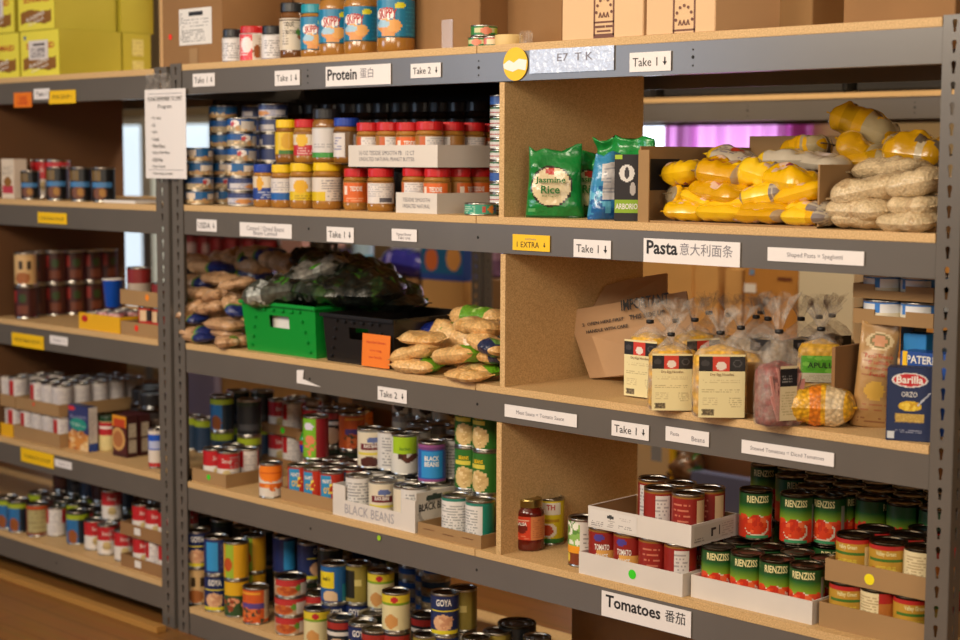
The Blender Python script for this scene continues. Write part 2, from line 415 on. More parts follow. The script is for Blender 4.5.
for i, a in enumerate(WX):
    win = struct(box('window_%d' % (i + 1), a[0], a[1], 3.53, 3.56, a[2], a[3], (mat('shaded daylit pane', 'd4e4f0', .3, emit=1.0), DAY)[i]))
    bm = bmesh.new(); t = .05
    bx(bm, a[0], a[0] + t, 3.46, 3.53, a[2], a[3]); bx(bm, a[1] - t, a[1], 3.46, 3.53, a[2], a[3])
    bx(bm, a[0], a[1], 3.46, 3.53, a[3] - t, a[3]); bx(bm, a[0], a[1], 3.46, 3.53, a[2], a[2] + t)
    bm_obj('window_frame', bm, FRM, win)
box('mullion', -5.24, -5.12, 3.40, 3.53, WX[0][2], WX[0][3], FRM, bpy.data.objects['window_1'])
# purple curtain over most of the second window
def curtain():
    m = bpy.data.materials.new('purple sheer fabric'); m.use_nodes = True; nt = m.node_tree
    t = nt.nodes.new('ShaderNodeBsdfTranslucent'); d = nt.nodes.new('ShaderNodeBsdfDiffuse'); x = nt.nodes.new('ShaderNodeMixShader')
    t.inputs[0].default_value = (*S('eca8e4'), 1); d.inputs[0].default_value = (*S('a8489c'), 1); x.inputs[0].default_value = .12
    nt.links.new(t.outputs[0], x.inputs[1]); nt.links.new(d.outputs[0], x.inputs[2]); nt.links.new(x.outputs[0], nt.nodes['Material Output'].inputs['Surface'])
    vs, fs = [], []; n = 150; xa, xb = -.80, .02
    for i in range(n + 1):
        t_ = i / n; X = xa + (xb - xa) * t_; yy = 3.30 + .022 * math.sin(t_ * 58) + .02 * math.sin(t_ * 23 + 1) + (.05 * math.sin(t_ * 160) if .80 < t_ < .99 or t_ < .04 or .18 < t_ < .24 else 0)
        vs += [(X, yy, ZO - .25), (X, yy, ZO + .86)]
    for i in range(n): fs.append((2 * i, 2 * i + 2, 2 * i + 3, 2 * i + 1))
    o = mesh('curtain', vs, fs, m, True); tag(o, 'purple sheer curtain hanging in front of the bright window', 'curtain')
    r = lathe('curtain_rod', [(.01, 0), (.01, 1.1)], STEEL, o, 12); r.rotation_euler = (0, PI / 2, 0); r.location = (-.95, 3.3, ZO + .87)
curtain()

# ------------------------------------------------------------------ the racks
def keyhole(cx, cz, s=1.):
    pts = []
    for i in range(9): a = PI * i / 8; pts.append((cx + .0052 * s * math.cos(a), cz + .006 + .0052 * s * math.sin(a)))
    pts += [(cx - .0028 * s, cz - .006), (cx - .0028 * s, cz - .013), (cx + .0028 * s, cz - .013), (cx + .0028 * s, cz - .006)]
    return pts
def slotted_plate(w, z0, z1, pitch=.0385):
    vs, fs = [], []; n = int((z1 - z0) / pitch); p = (z1 - z0) / n
    for k in range(n):
        a, b = z0 + k * p, z0 + (k + 1) * p; outer = [(0, a), (w, a), (w, b), (0, b)]; inner = keyhole(w / 2, (a + b) / 2)
        poly = [[Vector((x, z, 0)) for x, z in outer], [Vector((x, z, 0)) for x, z in inner]]
        base = len(vs); vs += outer + inner
        for t in tessellate_polygon(poly): fs.append(tuple(base + i for i in t))
    return vs, fs
def post_mesh(w, z1, mirror):                  # an L of two slotted plates, front face at y=0
    q, f = slotted_plate(w, 0, z1); vs, fs = [], []
    vs += [(x, 0, z) for x, z in q]; fs += f
    b = len(vs); vs += [((w if not mirror else 0), x * .9, z) for x, z in q]; fs += [tuple(b + i for i in t) for t in f]
    return vs, fs
def post(name, x, w, z1, mirror, parent, y=0, back=False):
    vs, fs = post_mesh(w, z1, mirror)
    if back: vs = [(a, -b, c) for a, b, c in vs]
    o = mesh(name, vs, fs, STEEL, parent=parent, loc=(x, y, 0))
    m = o.modifiers.new('solid', 'SOLIDIFY'); m.thickness = .002; m.offset = 0; return o
def rack(label, x0, x1, levels, top, pw0, pw1, y0=0., y1=.60, divs=(), seam=None, bh=.069):
    root = bpy.data.objects.new('storage_rack', None); COL.objects.link(root); root.location = (x0, y0, 0)
    tag(root, label, 'shelving rack')
    L, D = x1 - x0, y1 - y0
    for y, bk in ((0, False), (D, True)):
        post('post', -pw0 - .002, pw0, top, True, root, y, bk); post('post', L + .002, pw1, top, False, root, y, bk)
    for z in levels:
        bt = z - .018
        bm = bmesh.new(); bx(bm, 0, L, .002, .006, bt - bh, bt + .001); bx(bm, 0, L, .006, .032, bt - bh, bt - bh + .003); bx(bm, 0, L, .006, .03, bt - .004, bt); b = bm_obj('front_beam', bm, STEEL, root)
        for hx in (.57, 1.21, 1.85):
            if hx < L:
                for dz in ((.018, .034, .052) if z > 1.6 else (.034,)): disc('bolt_hole', .0022 if dz != .034 else .0038, hx, bt - dz, .0015, mat('dark hole', '161412', .8), b)
        for X in (-pw0 + .012, L + pw1 - .012):
            pass
        box('rear_beam', 0, L, D - .006, D - .002, bt - bh, bt, STEEL, root)
        box('end_beam', -pw0 + .006, -pw0 + .010, .03, D - .03, bt - bh, bt, STEEL, root); box('end_beam', L + pw1 - .010, L + pw1 - .006, .03, D - .03, bt - bh, bt, STEEL, root)
        cuts = [0.0] + ([seam] if seam else []) + [L]
        for a, b in zip(cuts, cuts[1:]): box('shelf_board', a + .001, b - .001, .0, D, z - .018, z, BOARD, root, bev=.001)
    for (dx, za, zb, dd) in divs:                # notched round the beam
        bm = bmesh.new(); zc = zb - bh - .002; P = [(.002, za), (dd, za), (dd, zb), (.034, zb), (.034, zc), (.002, zc)]
        v = [[bm.verts.new((X, a, b)) for a, b in P] for X in (dx, dx + .016)]
        bm.faces.new(v[0]); bm.faces.new(v[1][::-1])
        for i in range(6): bm.faces.new((v[0][i], v[1][i], v[1][(i + 1) % 6], v[0][(i + 1) % 6]))
        bmesh.ops.recalc_face_normals(bm, faces=bm.faces); bm_obj('divider_panel', bm, BOARD if x0 >= 0 else mat('dark brown divider board', '5e3e22', .6, vary=.05, vscale=5), root)  # left rack's dividers get a darker brown than the other boards
    return root
main = rack('grey steel rack with five loaded boards and plywood dividers, the longest and nearest', 0, XR, [Z[i] for i in (1, 2, 3, 4, 5)], .822 + ZO, .054, .048,
    divs=((1.280, Z[2], Z[1] - .018, .53), (1.286, Z[3], Z[2] - .018, .53), (1.276, Z[4], Z[3] - .018, .53)), seam=1.205)
left = rack('grey steel rack with yellow cases on top, beside the longest rack', -2.6, -.140, [ZL[i] for i in (1, 2, 3, 4, 5)], .815 + ZO, .06, .062,
    divs=((1.46, ZL[2], ZL[1] - .018, .54), (1.46, ZL[3], ZL[2] - .018, .54), (1.46, ZL[4], ZL[3] - .018, .54)), seam=1.4)
rear = rack('grey steel rack across the aisle behind the pasta shelf', -.52, 1.92, [ZO + .768, ZO - .105, ZO - .733], ZO + .775, .05, .05, y0=1.86, y1=2.46)
low = rack('low grey steel rack across the aisle behind the lentils and the crates', -2.9, -.64, [ZO - .13, ZO - .733], ZO + .25, .05, .05, y0=1.86, y1=2.46)
tag(box('kick_plank', -2.6, -.07, -.07, -.035, 0, .020, mat('varnished strip', 'b08040', .4), bev=.002), 'varnished wooden strip lying on the planks under the rack with the yellow cases', 'plank')

# ------------------------------------------------------------------ signs on the beams
YEL = mat('yellow paper', 'f0c010', .5); ORG = mat('orange paper', 'e87818', .5); SIGNP = mat('sign paper', 'e6e0de', .5)
def sign(px0, py0, px1, py1, m, label, words=(), name='shelf_sign', group=None, tilt=0., cat='sign', y=-.0005):
    a, b = vY(px0, py0, y), vY(px1, py1, y); cx, cz = (a.x + b.x) / 2, (a.z + b.z) / 2
    w_, h_ = abs(b.x - a.x), abs(a.z - b.z)
    o = box(name, -w_ / 2, w_ / 2, -.0012, 0, -h_ / 2, h_ / 2, m, loc=(cx, y, cz)); o.rotation_euler = (0, -tilt, 0)
    for t in words: words_flat(t[0], t[1] * w_, t[2] * h_ if t[2] else None, t[3] * w_, t[4] * h_, -.0018, t[5], o, *(t[6:]))
    return tag(o, label, cat, group)
def arrow(o, x, z, s, m=None):
    v = [(-.12, .5), (.12, .5), (.12, -.05), (.4, -.05), (0, -.5), (-.4, -.05), (-.12, -.05)]
    mesh('arrow_mark', [(x + a * s * .8, -.0019, z + b * s) for a, b in v], [tuple(range(7))[::-1]], m or INK, parent=o)
def take(px0, py0, px1, py1, n, label):        # corners in the picture of a sign on the beam: left top, right bottom
    o = sign(px0, py0, px1, py1, SIGNP, label, [('Take ' + n, .60, None, -.12, 0, INK)], group='take signs on the beams')
    w_ = o.dimensions.x; arrow(o, w_ * .36, 0, o.dimensions.z * .42); return o
# on the sloping picture lines the corners are (left, top at left) and (right, bottom at right)
take(193, 74, 215, 86, '1', 'small white take 1 sign below the big brown carton on the top beam')
take(275, 71, 300, 85, '1', 'small white take 1 sign below the cream labelled jar on the top beam')
o = sign(326, 67, 391, 84, SIGNP, 'long white protein sign on the top beam, wrapped in clear film', [('Protein', .46, None, -.24, .08, INK, True), ('蛋白', .20, None, .14, .10, FADE)])
take(411, 64, 441, 77, '2', 'small white take 2 sign on the top beam below the tall taped carton')
o = sign(530, 50, 614, 70, mat('crinkled clear film', 'b4b8c6', .12, 0, .8, coat=.8, bump=.8, bscale=45), 'crinkled shiny film sleeve over a faded paper sign on the top beam', [('E7  T K', .42, .32, .05, .12, FADE)])
a, b = vY(515.5, 64, -.001), vY(528, 64, -.001)
o = lathe('round_sticker', [(.039, 0), (.039, .0012)], YEL, n=40, loc=(a.x, -.0005, a.z)); o.rotation_euler = (PI / 2, 0, 0)
tag(o, 'round yellow sticker with a white streak on the top beam', 'sticker')
st = mesh('white_streak', [(-.039, 0, .0016), (-.02, .010, .0016), (-.005, .003, .0016), (.012, .012, .0016), (.037, .008, .0016), (.033, -.016, .0016), (.01, -.012, .0016), (-.008, -.018, .0016), (-.036, -.010, .0016)], [tuple(range(8, -1, -1))], WHITE, parent=o)
take(630, 53, 671, 70.5, '1', 'small white take 1 sign on the top beam below the two cream cartons')
take(327, 226.5, 354, 243, '1', 'small white take 1 sign below the peanut butter jars on the second beam')
o = sign(197, 219, 217, 232, SIGNP, 'small white sign reading USDA with an arrow, nearest the paired posts', [('USDA', .62, None, -.12, 0, INK)]); arrow(o, o.dimensions.x * .36, 0, o.dimensions.z * .42)
sign(240, 222, 292, 239, SIGNP, 'wide white sign in small print beside the USDA sign', [('Canned / Dried Beans', .72, None, 0, .12, FADE), ('Beans Canned', .45, None, .0, -.2, FADE)])
sign(392, 228.5, 417, 242, SIGNP, 'small white sign with tiny faded print below the stacked peanut butter trays', [('Peanut Butter', .6, None, 0, .08, FADE), ('Take one', .5, None, 0, -.2, FADE)])
o = sign(513, 234, 550, 252, YEL, 'yellow sign reading 1 extra below the plywood divider', [('1 EXTRA', .60, None, -.08, -.12, INK), ('NOW', .3, .12, .0, .22, FADE)]); arrow(o, o.dimensions.x * .36, -.004, o.dimensions.z * .3)
take(574, 239, 611, 259, '1', 'small white take 1 sign below the green rice bags on the second beam')
sign(644, 238, 740, 267.5, SIGNP, 'largest white sign, reading Pasta with Chinese characters', [('Pasta', .33, None, -.30, .14, INK, True), ('意大利面条', .54, None, .16, .12, FADE)])
sign(768, 247, 864, 266, SIGNP, 'long white sign in faint print about shaped pasta and spaghetti', [('Shaped Pasta = Spaghetti', .58, None, 0, -.02, FADE)])
take(378, 386, 407, 404, '2', 'small white take 2 sign on the third beam below the black crate')
sign(505, 404, 577, 427.5, SIGNP, 'long white sign in faint print below the divider on the third beam', [('Meat Sauce = Tomato Sauce', .66, None, 0, 0, FADE)])
take(612, 420, 649, 441, '1', 'small white take 1 sign on the third beam below the clear pasta bags')
sign(666, 426, 709, 447, SIGNP, 'blank looking white sign with two specks of print on the third beam', [('Pasta', .2, None, -.28, .06, FADE), ('Beans', .3, None, .26, -.1, FADE)])
sign(742, 439.5, 834, 467, SIGNP, 'long white sign about stewed and diced tomatoes', [('Stewed Tomatoes = Diced Tomatoes', .80, None, 0, 0, FADE)])
sign(602, 590, 691, 638, SIGNP, 'white sign reading Tomatoes with Chinese characters on the fourth beam', [('Tomatoes', .62, None, -.14, .14, INK, True), ('番茄', .22, None, .33, .14, INK)])
p = [vY(x, y, -.001) for x, y in ((297, 370), (304, 370), (303, 379), (321, 387), (297, 383))]
c0 = p[0]; o = mesh('torn_paper_scrap', [(q.x - c0.x, d, q.z - c0.z) for d in (0, -.001) for q in p], [(0, 1, 2, 3, 4), (9, 8, 7, 6, 5)] + [(i, i + 5, (i + 1) % 5 + 5, (i + 1) % 5) for i in range(5)], SIGNP, loc=tuple(c0)); tag(o, 'torn white corner of a paper sign left on the third beam', 'paper')
def dot(px, py, r, m, label, name='round_sticker'):
    a = vY(px, py, -.0005); o = lathe(name, [(r, 0), (r, .0006)], m, n=24, loc=tuple(a)); o.rotation_euler = (PI / 2, 0, 0); return tag(o, label, 'sticker')
GDOT = mat('green sticker', '38d020', .5); RDOT = mat('red sticker', 'e83018', .5); ODOT = mat('orange sticker', 'f08818', .5); YDOT = mat('yellow sticker', 'f0dc10', .5)
dot(379, 538, .007, mat('lime sticker', '9ac820', .5), 'tiny lime green sticker on the fourth beam below the black beans tray')
# on the left rack
sign(14, 93, 32, 107, ORG, 'small orange sign on the top beam below the yellow cases', [('TAKE', .5, .3, 0, .1, RED), ('CANNED', .6, .25, 0, -.2, RED)])
sign(34, 89, 50, 99, SIGNP, 'small white take sign between the orange and the yellow sign', [('Take 1', .7, .4, 0, 0, INK)])
sign(49, 91, 76, 103, YEL, 'yellow sign in small black capitals below the yellow cases', [('POR SOUP 1', .7, .3, 0, 0, INK)])
sign(38, 212, 67, 224.5, YEL, 'yellow sign reading chicken soup below the dark soup cans', [('CHICKEN SOUP', .84, .26, 0, -.05, INK)])
sign(12, 332, 44, 350, YEL, 'yellow vegetable soup sign below the tall dark red cans', [('VEGETABLE SOUP 1', .86, .24, 0, 0, INK)])
sign(50, 335, 68, 346, SIGNP, 'tiny white sign beside the yellow vegetable soup sign', [('Take 1', .6, .3, 0, 0, FADE)])
sign(21, 447, 54, 469, YEL, 'yellow tomato soup sign below the trays of white cans', [('TOMATO SOUP', .8, .24, 0, -.05, INK)])
sign(55, 458.5, 72, 470, SIGNP, 'tiny white sign beside the yellow tomato soup sign', [('Take 1', .6, .3, 0, 0, FADE)])
# the notice taped over the paired posts
a, b = vY(145.5, 90, -.006), vY(187.5, 179, -.006); w_, h_ = b.x - a.x, a.z - b.z
o = box('paper_notice', -w_ / 2, w_ / 2, -.0012, 0, -h_, 0, SIGNP, loc=(a.x + w_ / 2, -.008, a.z)); tag(o, 'white printed notice with a bulleted list taped over the paired posts', 'notice')
words_flat('PLEASE REMEMBER TO LIMIT', .84 * w_, .013, 0, -.028, -.002, INK, o); words_flat('Program', .34 * w_, .014, .0, -.052, -.002, INK, o)
for k, t in enumerate(('For Soup', 'Oil', 'Spice', 'Cereal', 'Mixed Beans', 'Dairy Fish Meat', 'USDA Meat', 'Paper Goods', 'One soup, protein')):
    q = .03 + .026 * len(t) / 2.6 * .1
    ww = .0062 * len(t); words_flat('• ' + t, ww, .011, -w_ * .34 + ww / 2, -.085 - k * .0205, -.002, INK, o)
words_flat('please take a day', .09, .010, .01, -.085 - 9 * .0205, -.002, INK, o)
box('printed_border', -w_ * .42, w_ * .42, -.0018, -.0013, -h_ + .025, -h_ + .0265, FADE, o); box('printed_border', -w_ * .42, w_ * .42, -.0018, -.0013, -.014, -.0125, FADE, o)
# crinkled clear tape above it
R = random.Random(4); vs = []; a = vY(147, 74, -.004); n_, m_ = 16, 6
for j in range(m_ + 1):
    for i in range(n_ + 1): vs.append((i / n_ * .125, -.001 - .005 * R.random(), -j / m_ * .052))
o = mesh('clear_tape', vs, [(j * (n_ + 1) + i, j * (n_ + 1) + i + 1, (j + 1) * (n_ + 1) + i + 1, (j + 1) * (n_ + 1) + i) for j in range(m_) for i in range(n_)], FILM, True, loc=tuple(a)); tag(o, 'crinkled clear tape holding the printed notice to the beam', 'tape')
# ------------------------------------------------------------------ helpers for the stock
ORD = ['first', 'second', 'third', 'fourth', 'fifth', 'sixth', 'seventh', 'eighth', 'ninth', 'tenth']
def lvl(i, n): return 'topmost' if i == n - 1 and n > 1 else ('lowest' if i == 0 and n > 1 else (ORD[i] + ' from bottom' if n > 1 else ''))
def base(px, py, z, r=.0375):                  # centre of a round thing whose front foot stands there
    x, y = on(px, py, z); d = Vector((x - CAM.x, y - CAM.y)).normalized(); return x + d.x * r, y + d.y * r
def stack(key, x, y, z, n, h, label, cat='can', group=None, turns=(0,), r0=7, name=None, z0i=0):
    R = random.Random(r0)
    for i in range(z0i, n):
        l = label if n == 1 else label + ', ' + lvl(i, n)
        put(key, x + R.uniform(-.0015, .0015), y + R.uniform(-.0015, .0015), z + i * (h + .0004), l, cat, group, turn=turns[i % len(turns)] + R.uniform(-.12, .12), name=name)
def grid(key, xs, ys, z, desc, holder, cat='can', group=None, turns=(0,), skip=(), rows=None, name=None):
    R = random.Random(len(desc) * 7 + len(holder)); k = 0; ny = len(ys); xs = sorted(xs)
    for j, y in enumerate(ys):
        vis = [i for i in range(len(xs)) if (i, j) not in skip]
        for q, i in enumerate(vis):
            row = (rows[j] if rows else ('front' if j == 0 else (ORD[j])))
            e = (ORD[q] + ' from left') if len(vis) > 1 else 'only one'
            put(key if isinstance(key, str) else key[k % len(key)], xs[i] + R.uniform(-.001, .001), y + R.uniform(-.001, .001), z, f'{desc} {holder}, {row} row' + (', ' + e if len(vis) > 1 else ''), cat, group, turn=turns[k % len(turns)] + R.uniform(-.15, .15), name=name); k += 1

LUMP = .13
# ================================================================== TOP SHELF
zt = Z[1]
def fineprint(w, h, bg, ink, seed=1): return Art(w, h, bg).lines(.08, .1, .92, .9, ink, seed)
def big_box(px0, px1, Y, D, H, m, label, **k):
    return carton('cardboard_box', ax(px0, Y, zt), ax(px1, Y, zt), Y, Y + D, zt, zt + H, m, label, **k)
o = big_box(163, 223, .06, .26, .36, CARDD, 'tall brown carton with a white shipping label and a red dot beside the yellow cases')
a = vY(195, 26, .058); X0 = o.location.x; pw = ax(211, .06) - ax(179, .06)
l = panel('shipping_label', Art(30, 34, 'e0dcd8').lines(.1, .1, .8, .42, '3a3a40', 3).rect(.3, .78, .75, .92, '202024').lines(.15, .5, .9, .72, '6a6a70', 5, 3).lines(.05, .1, .15, .9, '55555a', 6), a.x - X0 - pw / 2, a.x - X0 + pw / 2, a.z - zt - .054, a.z - zt + .052, -.1312, o)
a = vY(170, 37, .058); disc('red_dot', .009, a.x - X0, a.z - zt, -.1313, RDOT, o)
panel('clear_tape', Art(8, 8, 'a88058'), -.012, .028, .001, .05, -.1311, o, mat('tape', 'a88660', .2, coat=.5))
carton('cardboard_box', ax(210, .33, zt), ax(334, .33, zt), .33, .43, zt, zt + .38, CARDD, 'wide brown carton standing behind the small spice lidded jars', )
carton('cardboard_box', ax(333, .44, zt), ax(400, .44, zt) , .44, .58, zt, zt + .38, CARDD, 'brown carton standing behind the teal lidded peanut butter jars')
o = carton('cardboard_box', ax(408, .10, zt), ax(480, .10, zt), .10, .42, zt, zt + .38, CARDD, 'tall taped brown carton beside the last peanut butter jar')
cx = o.location.x; a = vY(448, 30, .1); pw = .04
panel('paper_label', Art(10, 10, 'e4dfd8').lines(.1, .2, .9, .8, '8a8a8a', 2), vY(448, 5, .1).x - cx - .022, vY(448, 5, .1).x - cx + .022, .16, .30, -.1612, o)
panel('clear_tape', Art(8, 8, 'b0906c'), a.x - cx - .022, a.x - cx + .018, .001, .08, -.1611, o, MATS['tape'])
carton('cardboard_box', ax(487, .2, zt), ax(562, .2, zt), .2, .5, zt, zt + .38, CARDD, 'brown carton behind the tape roll and the little green tins')
def stamp(o, cx, cz, y, short):
    box('printed_stamp', cx - .030, cx + .030, y - .0004, y, cz - .002, cz + .002, BROWN, o); 
    for s in (-1, 1): box('printed_stamp', cx + s * .028 - .002, cx + s * .028 + .002, y - .0004, y, cz - .03, cz + .085, BROWN, o)
    box('printed_stamp', cx - .030, cx + .030, y - .0004, y, cz + .083, cz + .088, BROWN, o)
    for k in range(7):
        t = PI * k / 6; words_flat('●', .007, .007, cx + .022 * math.cos(t), cz + .022 + .03 * math.sin(t), y - .0005, BROWN, o, name='printed_stamp')
    words_flat('^^^', .032, .012, cx, cz + .016, y - .0005, BROWN, o, True, name='printed_stamp')
    if not short:
        box('printed_stamp', cx - .030, cx + .030, y - .0004, y, cz - .038, cz - .026, BROWN, o); words_flat('▬▬▬ ▬▬', .05, .005, cx, cz - .010, y - .0005, BROWN, o, name='printed_stamp'); words_flat('▬▬▬▬', .04, .004, cx, cz - .020, y - .0005, BROWN, o, name='printed_stamp')
o = big_box(562, 643, .012, .30, .34, CARDL, 'larger pale cream carton with a tall brown stamp, nearest the tape roll')
a = vY(604, 22, .012); stamp(o, a.x - o.location.x, a.z - zt, -.1508, False)
o = big_box(646, 715, .010, .30, .34, CARDL, 'pale cream carton with a low brown stamp, on the side away from the tape roll')
a = vY(684, 30, .01); stamp(o, a.x - o.location.x, a.z - zt, -.1508, True)
o = carton('cardboard_box', ax(716, .30, zt), ax(734, .30, zt), .34, .5, zt + .03, zt + .4, mat('pale crumpled paper', 'c4b4a4', .8, bump=.5), 'pale crumpled paper sack standing on a brown lid behind the cream cartons'); o.name = 'paper_sack'
carton('cardboard_box', ax(714, .28, zt), ax(745, .28, zt), .30, .52, zt, zt + .028, CARD, 'flat brown carton lid under the crumpled paper sack').name = 'flat_cardboard'
o = big_box(736, 772, .25, .26, .36, CARDD, 'narrow brown carton with a strip of tape beside the crumpled sack'); panel('clear_tape', Art(4, 4, 'c8a888'), -.02, .012, .05, .35, -.1307, o, MATS['tape'])
big_box(774, 812, .25, .26, .36, CARD, 'narrow brown carton without tape beside the bare gap')
o = big_box(843, 955, .12, .34, .36, CARDD, 'widest brown carton with black lettering at the near end of the top shelf')
a = vY(903, 2, .12); panel('paper_label', Art(16, 10, 'd8c8b8').lines(.05, .1, .95, .9, '6a5048', 9), a.x - o.location.x - .03, a.x - o.location.x + .03, .09, .17, -.1712, o)
words_flat('■■■■ ■■■', .16, .03, a.x - o.location.x - .02, .155 + .03, -.1715, INK, o, True)
# yellow cases on the left rack
def case_front(barcode, seed):
    A = Art(48, 40, 'e0d444').ell(.12, .86, .035, .05, '2a5a90')  # lighter yellow than the case sides: light on the fronts is in the colour
    for i in range(48):
        t = i / 47; mid = .25 + .10 * t + .05 * math.sin(t * 6.0)
        if 2 < i < 44: A.a[max(0, int((mid - .13) * 40)):int((mid + .13) * 40), i] = S('8a5a1c')
        if 4 < i < 42: A.a[int((mid - .13) * 40), i] = S('6a3c10')
    return A
YC = mat('shade-toned yellow board', 'a89c28', .6, vary=.03)  # darker than the printed fronts: the sides' shade is put into the colour
zl = ZL[1]; g = 'yellow raisin cases on the left rack'
def ycase(px0, px1, lv, label, bar=False, row=0, h=.150, Y=.03):
    x0, x1 = ax(px0, Y, zl), ax(px1, Y, zl); z0 = zl + lv * (h + .001); y0 = Y + row * .245
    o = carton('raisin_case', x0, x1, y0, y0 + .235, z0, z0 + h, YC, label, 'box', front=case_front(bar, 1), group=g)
    w_ = x1 - x0
    words_flat('SUN-MAID', w_ * .72, .020, .004, .100, -.1186, RED, o, True); words_flat('RAISINS', w_ * .5, .014, -.005, .045, -.1186, WHITE, o, False, tilt=.2); words_flat('CALIFORNIA', w_ * .45, .009, .0, .028, -.1186, WHITE, o, tilt=.2)
    if bar:
        panel('barcode_label', Art(18, 18, 'd4ccc8').lines(.12, .12, .88, .62, '4a4048', 3, 1).rect(.2, .72, .85, .86, '3a3036'), -w_ * .28, w_ * .22, .055, .118, -.1190, o)
    return o
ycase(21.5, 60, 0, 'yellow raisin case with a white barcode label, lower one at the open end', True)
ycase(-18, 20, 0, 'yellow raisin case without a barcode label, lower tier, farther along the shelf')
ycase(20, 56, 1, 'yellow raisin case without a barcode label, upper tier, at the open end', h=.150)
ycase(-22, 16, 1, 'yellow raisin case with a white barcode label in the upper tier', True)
def side_case(pxa, pxb, lv, label, lab=False):
    X1 = ax(60, .03, zl) - (0 if lv == 0 else .01); ya, yb = .268, ayd(pxb, X1, zl); z0 = zl + lv * .151
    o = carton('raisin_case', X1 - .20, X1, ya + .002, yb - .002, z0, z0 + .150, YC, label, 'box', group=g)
    if lab:
        for k in (0, 1): panel('paper_label', Art(8, 8, 'c8bc70').lines(.1, .1, .9, .9, 'a89858', k), -.02, .025, .02 + k * .055, .06 + k * .07, 0, o, side=.1012)
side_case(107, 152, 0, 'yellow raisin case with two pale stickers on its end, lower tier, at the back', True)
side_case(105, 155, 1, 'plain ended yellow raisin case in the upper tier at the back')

# jars along the top shelf
ALM = mat('almond butter', '6e4420', .2, coat=.5); PB = mat('peanut butter', 'a4702e', .22, 0, .5, coat=.6); PBD = mat('dark peanut butter', '8a5a22', .22, coat=.6)
def lidm(n, c): return mat(n, c, .35)
LBK, LRD, LYL, LTL, LBL, LGD = lidm('black lid', '1e1c1e'), lidm('red lid', 'c01c20'), lidm('yellow lid', 'e8c010'), lidm('teal lid', '0c8ca0'), lidm('blue lid', '1c3c9c'), mat('gold lid', 'a89458', .3, 1.0)
A = Art(48, 20, 'd8d4d4').lines(.3, .15, .7, .8, '5c5864', 2).rect(0, 0, 1, .05, '8c8894')
kind('cream_jar', jar(A, .0315, .094, LBK, mat('white jar', 'd8d4d4', .3), .02, .9, lidh=.020))
A = Art(48, 20, 'd4c8bc').rect(.3, .0, .5, 1, 'dc3c48').ell(.42, .6, .08, .3, 'ecd8d8').ell(.56, .35, .05, .25, '8c4a14').lines(.6, .1, .8, .9, '8a7c70', 4).lines(.32, .2, .45, .9, 'f4e8e8', 7)
kind('red_jar', jar(A, .036, .098, LRD, mat('white jar', 'd8d4d4', .3), .02, .92, lidh=.017))
A = Art(56, 24, 'cfc2ae').ell(.60, .42, .045, .10, '8a4a20').ell(.57, .55, .035, .10, '4c7c2c').rect(.0, .9, 1, .96, '5a4634').lines(.36, .2, .46, .9, '55453c', 3).lines(.52, .7, .64, .88, 'a89a88', 4)
kind('almond_jar', jar(A, .0365, .152, LBK, ALM, .18, .84, [('nut', .022, .016, .47, .72, INK), ('BUTTER', .03, .011, .48, .55, INK)], lidh=.022))
A = Art(64, 26, '1278a0').ell(.42, .62, .10, .16, 'f0ece8').ell(.56, .84, .045, .09, 'd8d020').lines(.62, .1, .95, .85, '2a98b8', 4, 3).blobs(.38, .08, .56, .34, ['c87c30', 'e0a050', 'd89048'], 7, .13, 3).rect(0, 0, 1, .05, '18505c').ell(.40, .36, .07, .10, '9cc0d4')
kind('teal_jar', jar(A, .038, .142, LTL, PB, .16, .88, [('SKIPPY', .042, .020, .445, .62, RED, True, .004)], lidh=.020))
kind('teal_jar_big', jar(A, .0465, .178, LTL, PB, .22, .80, [('SKIPPY', .050, .026, .445, .60, RED, True, .005)], lidh=.022))
def topjar(key, px, r, label, Y0=.018, turn=0., **k):
    Y = Y0 + r; put(key, ax(px, Y, zt), Y, zt, label, 'jar', turn=turn, **k)
topjar('cream_jar', 233.5, .032, 'small white jar with a black lid, next to the tall labelled carton')
topjar('red_jar', 252.5, .036, 'small jar with a red lid between two black lidded white jars')
put('cream_jar', ax(273, .05, zt), .05, zt, 'small white jar with a black lid beside the tall cream labelled jar', 'jar', turn=.5)
topjar('almond_jar', 293, .0365, 'tall brown jar with a black lid and cream label')
topjar('teal_jar', 314.5, .038, 'teal lidded peanut butter jar beside the black lidded cream labelled jar', turn=.15)
topjar('teal_jar_big', 336, .0465, 'big teal labelled peanut butter jar, first of the three big ones', turn=.1, Y0=.03)
topjar('teal_jar_big', 361.5, .0465, 'big teal labelled peanut butter jar between two others of its size', turn=-.05, Y0=.02)
topjar('teal_jar_big', 396, .0465, 'largest looking teal labelled peanut butter jar, beside the brown carton', turn=-.15, Y0=.01, sz=1.06)
A = Art(48, 10, '2c7c38').rect(.3, .3, .7, .75, 'c8c890').ell(.45, .5, .07, .4, 'd88060').ell(.62, .5, .06, .35, 'a8c828').rect(0, 0, 1, .14, '1c4c30')
kind('green_tin', can(A, .033, .028))
x, y = ax(486, .06, zt), .06
put('green_tin', ax(480, .06, zt), .06, zt, 'small flat green tin under another on the top shelf', 'tin', sz=.9, name='flat_tin'); put('green_tin', ax(484, .062, zt), .062, zt + .0255, 'small flat green tin resting on another tin by the tape roll', 'tin', turn=.5, name='flat_tin')
A = Art(48, 10, 'c86858').rect(.4, .2, .62, .8, 'e8d0a8').rect(0, 0, 1, .2, '2c6440'); kind('pink_tin', can(A, .030, .026))
put('pink_tin', ax(494, .075, zt), .075, zt, 'small pink and cream flat tin between the green tins and the tape roll', 'tin', name='flat_tin')
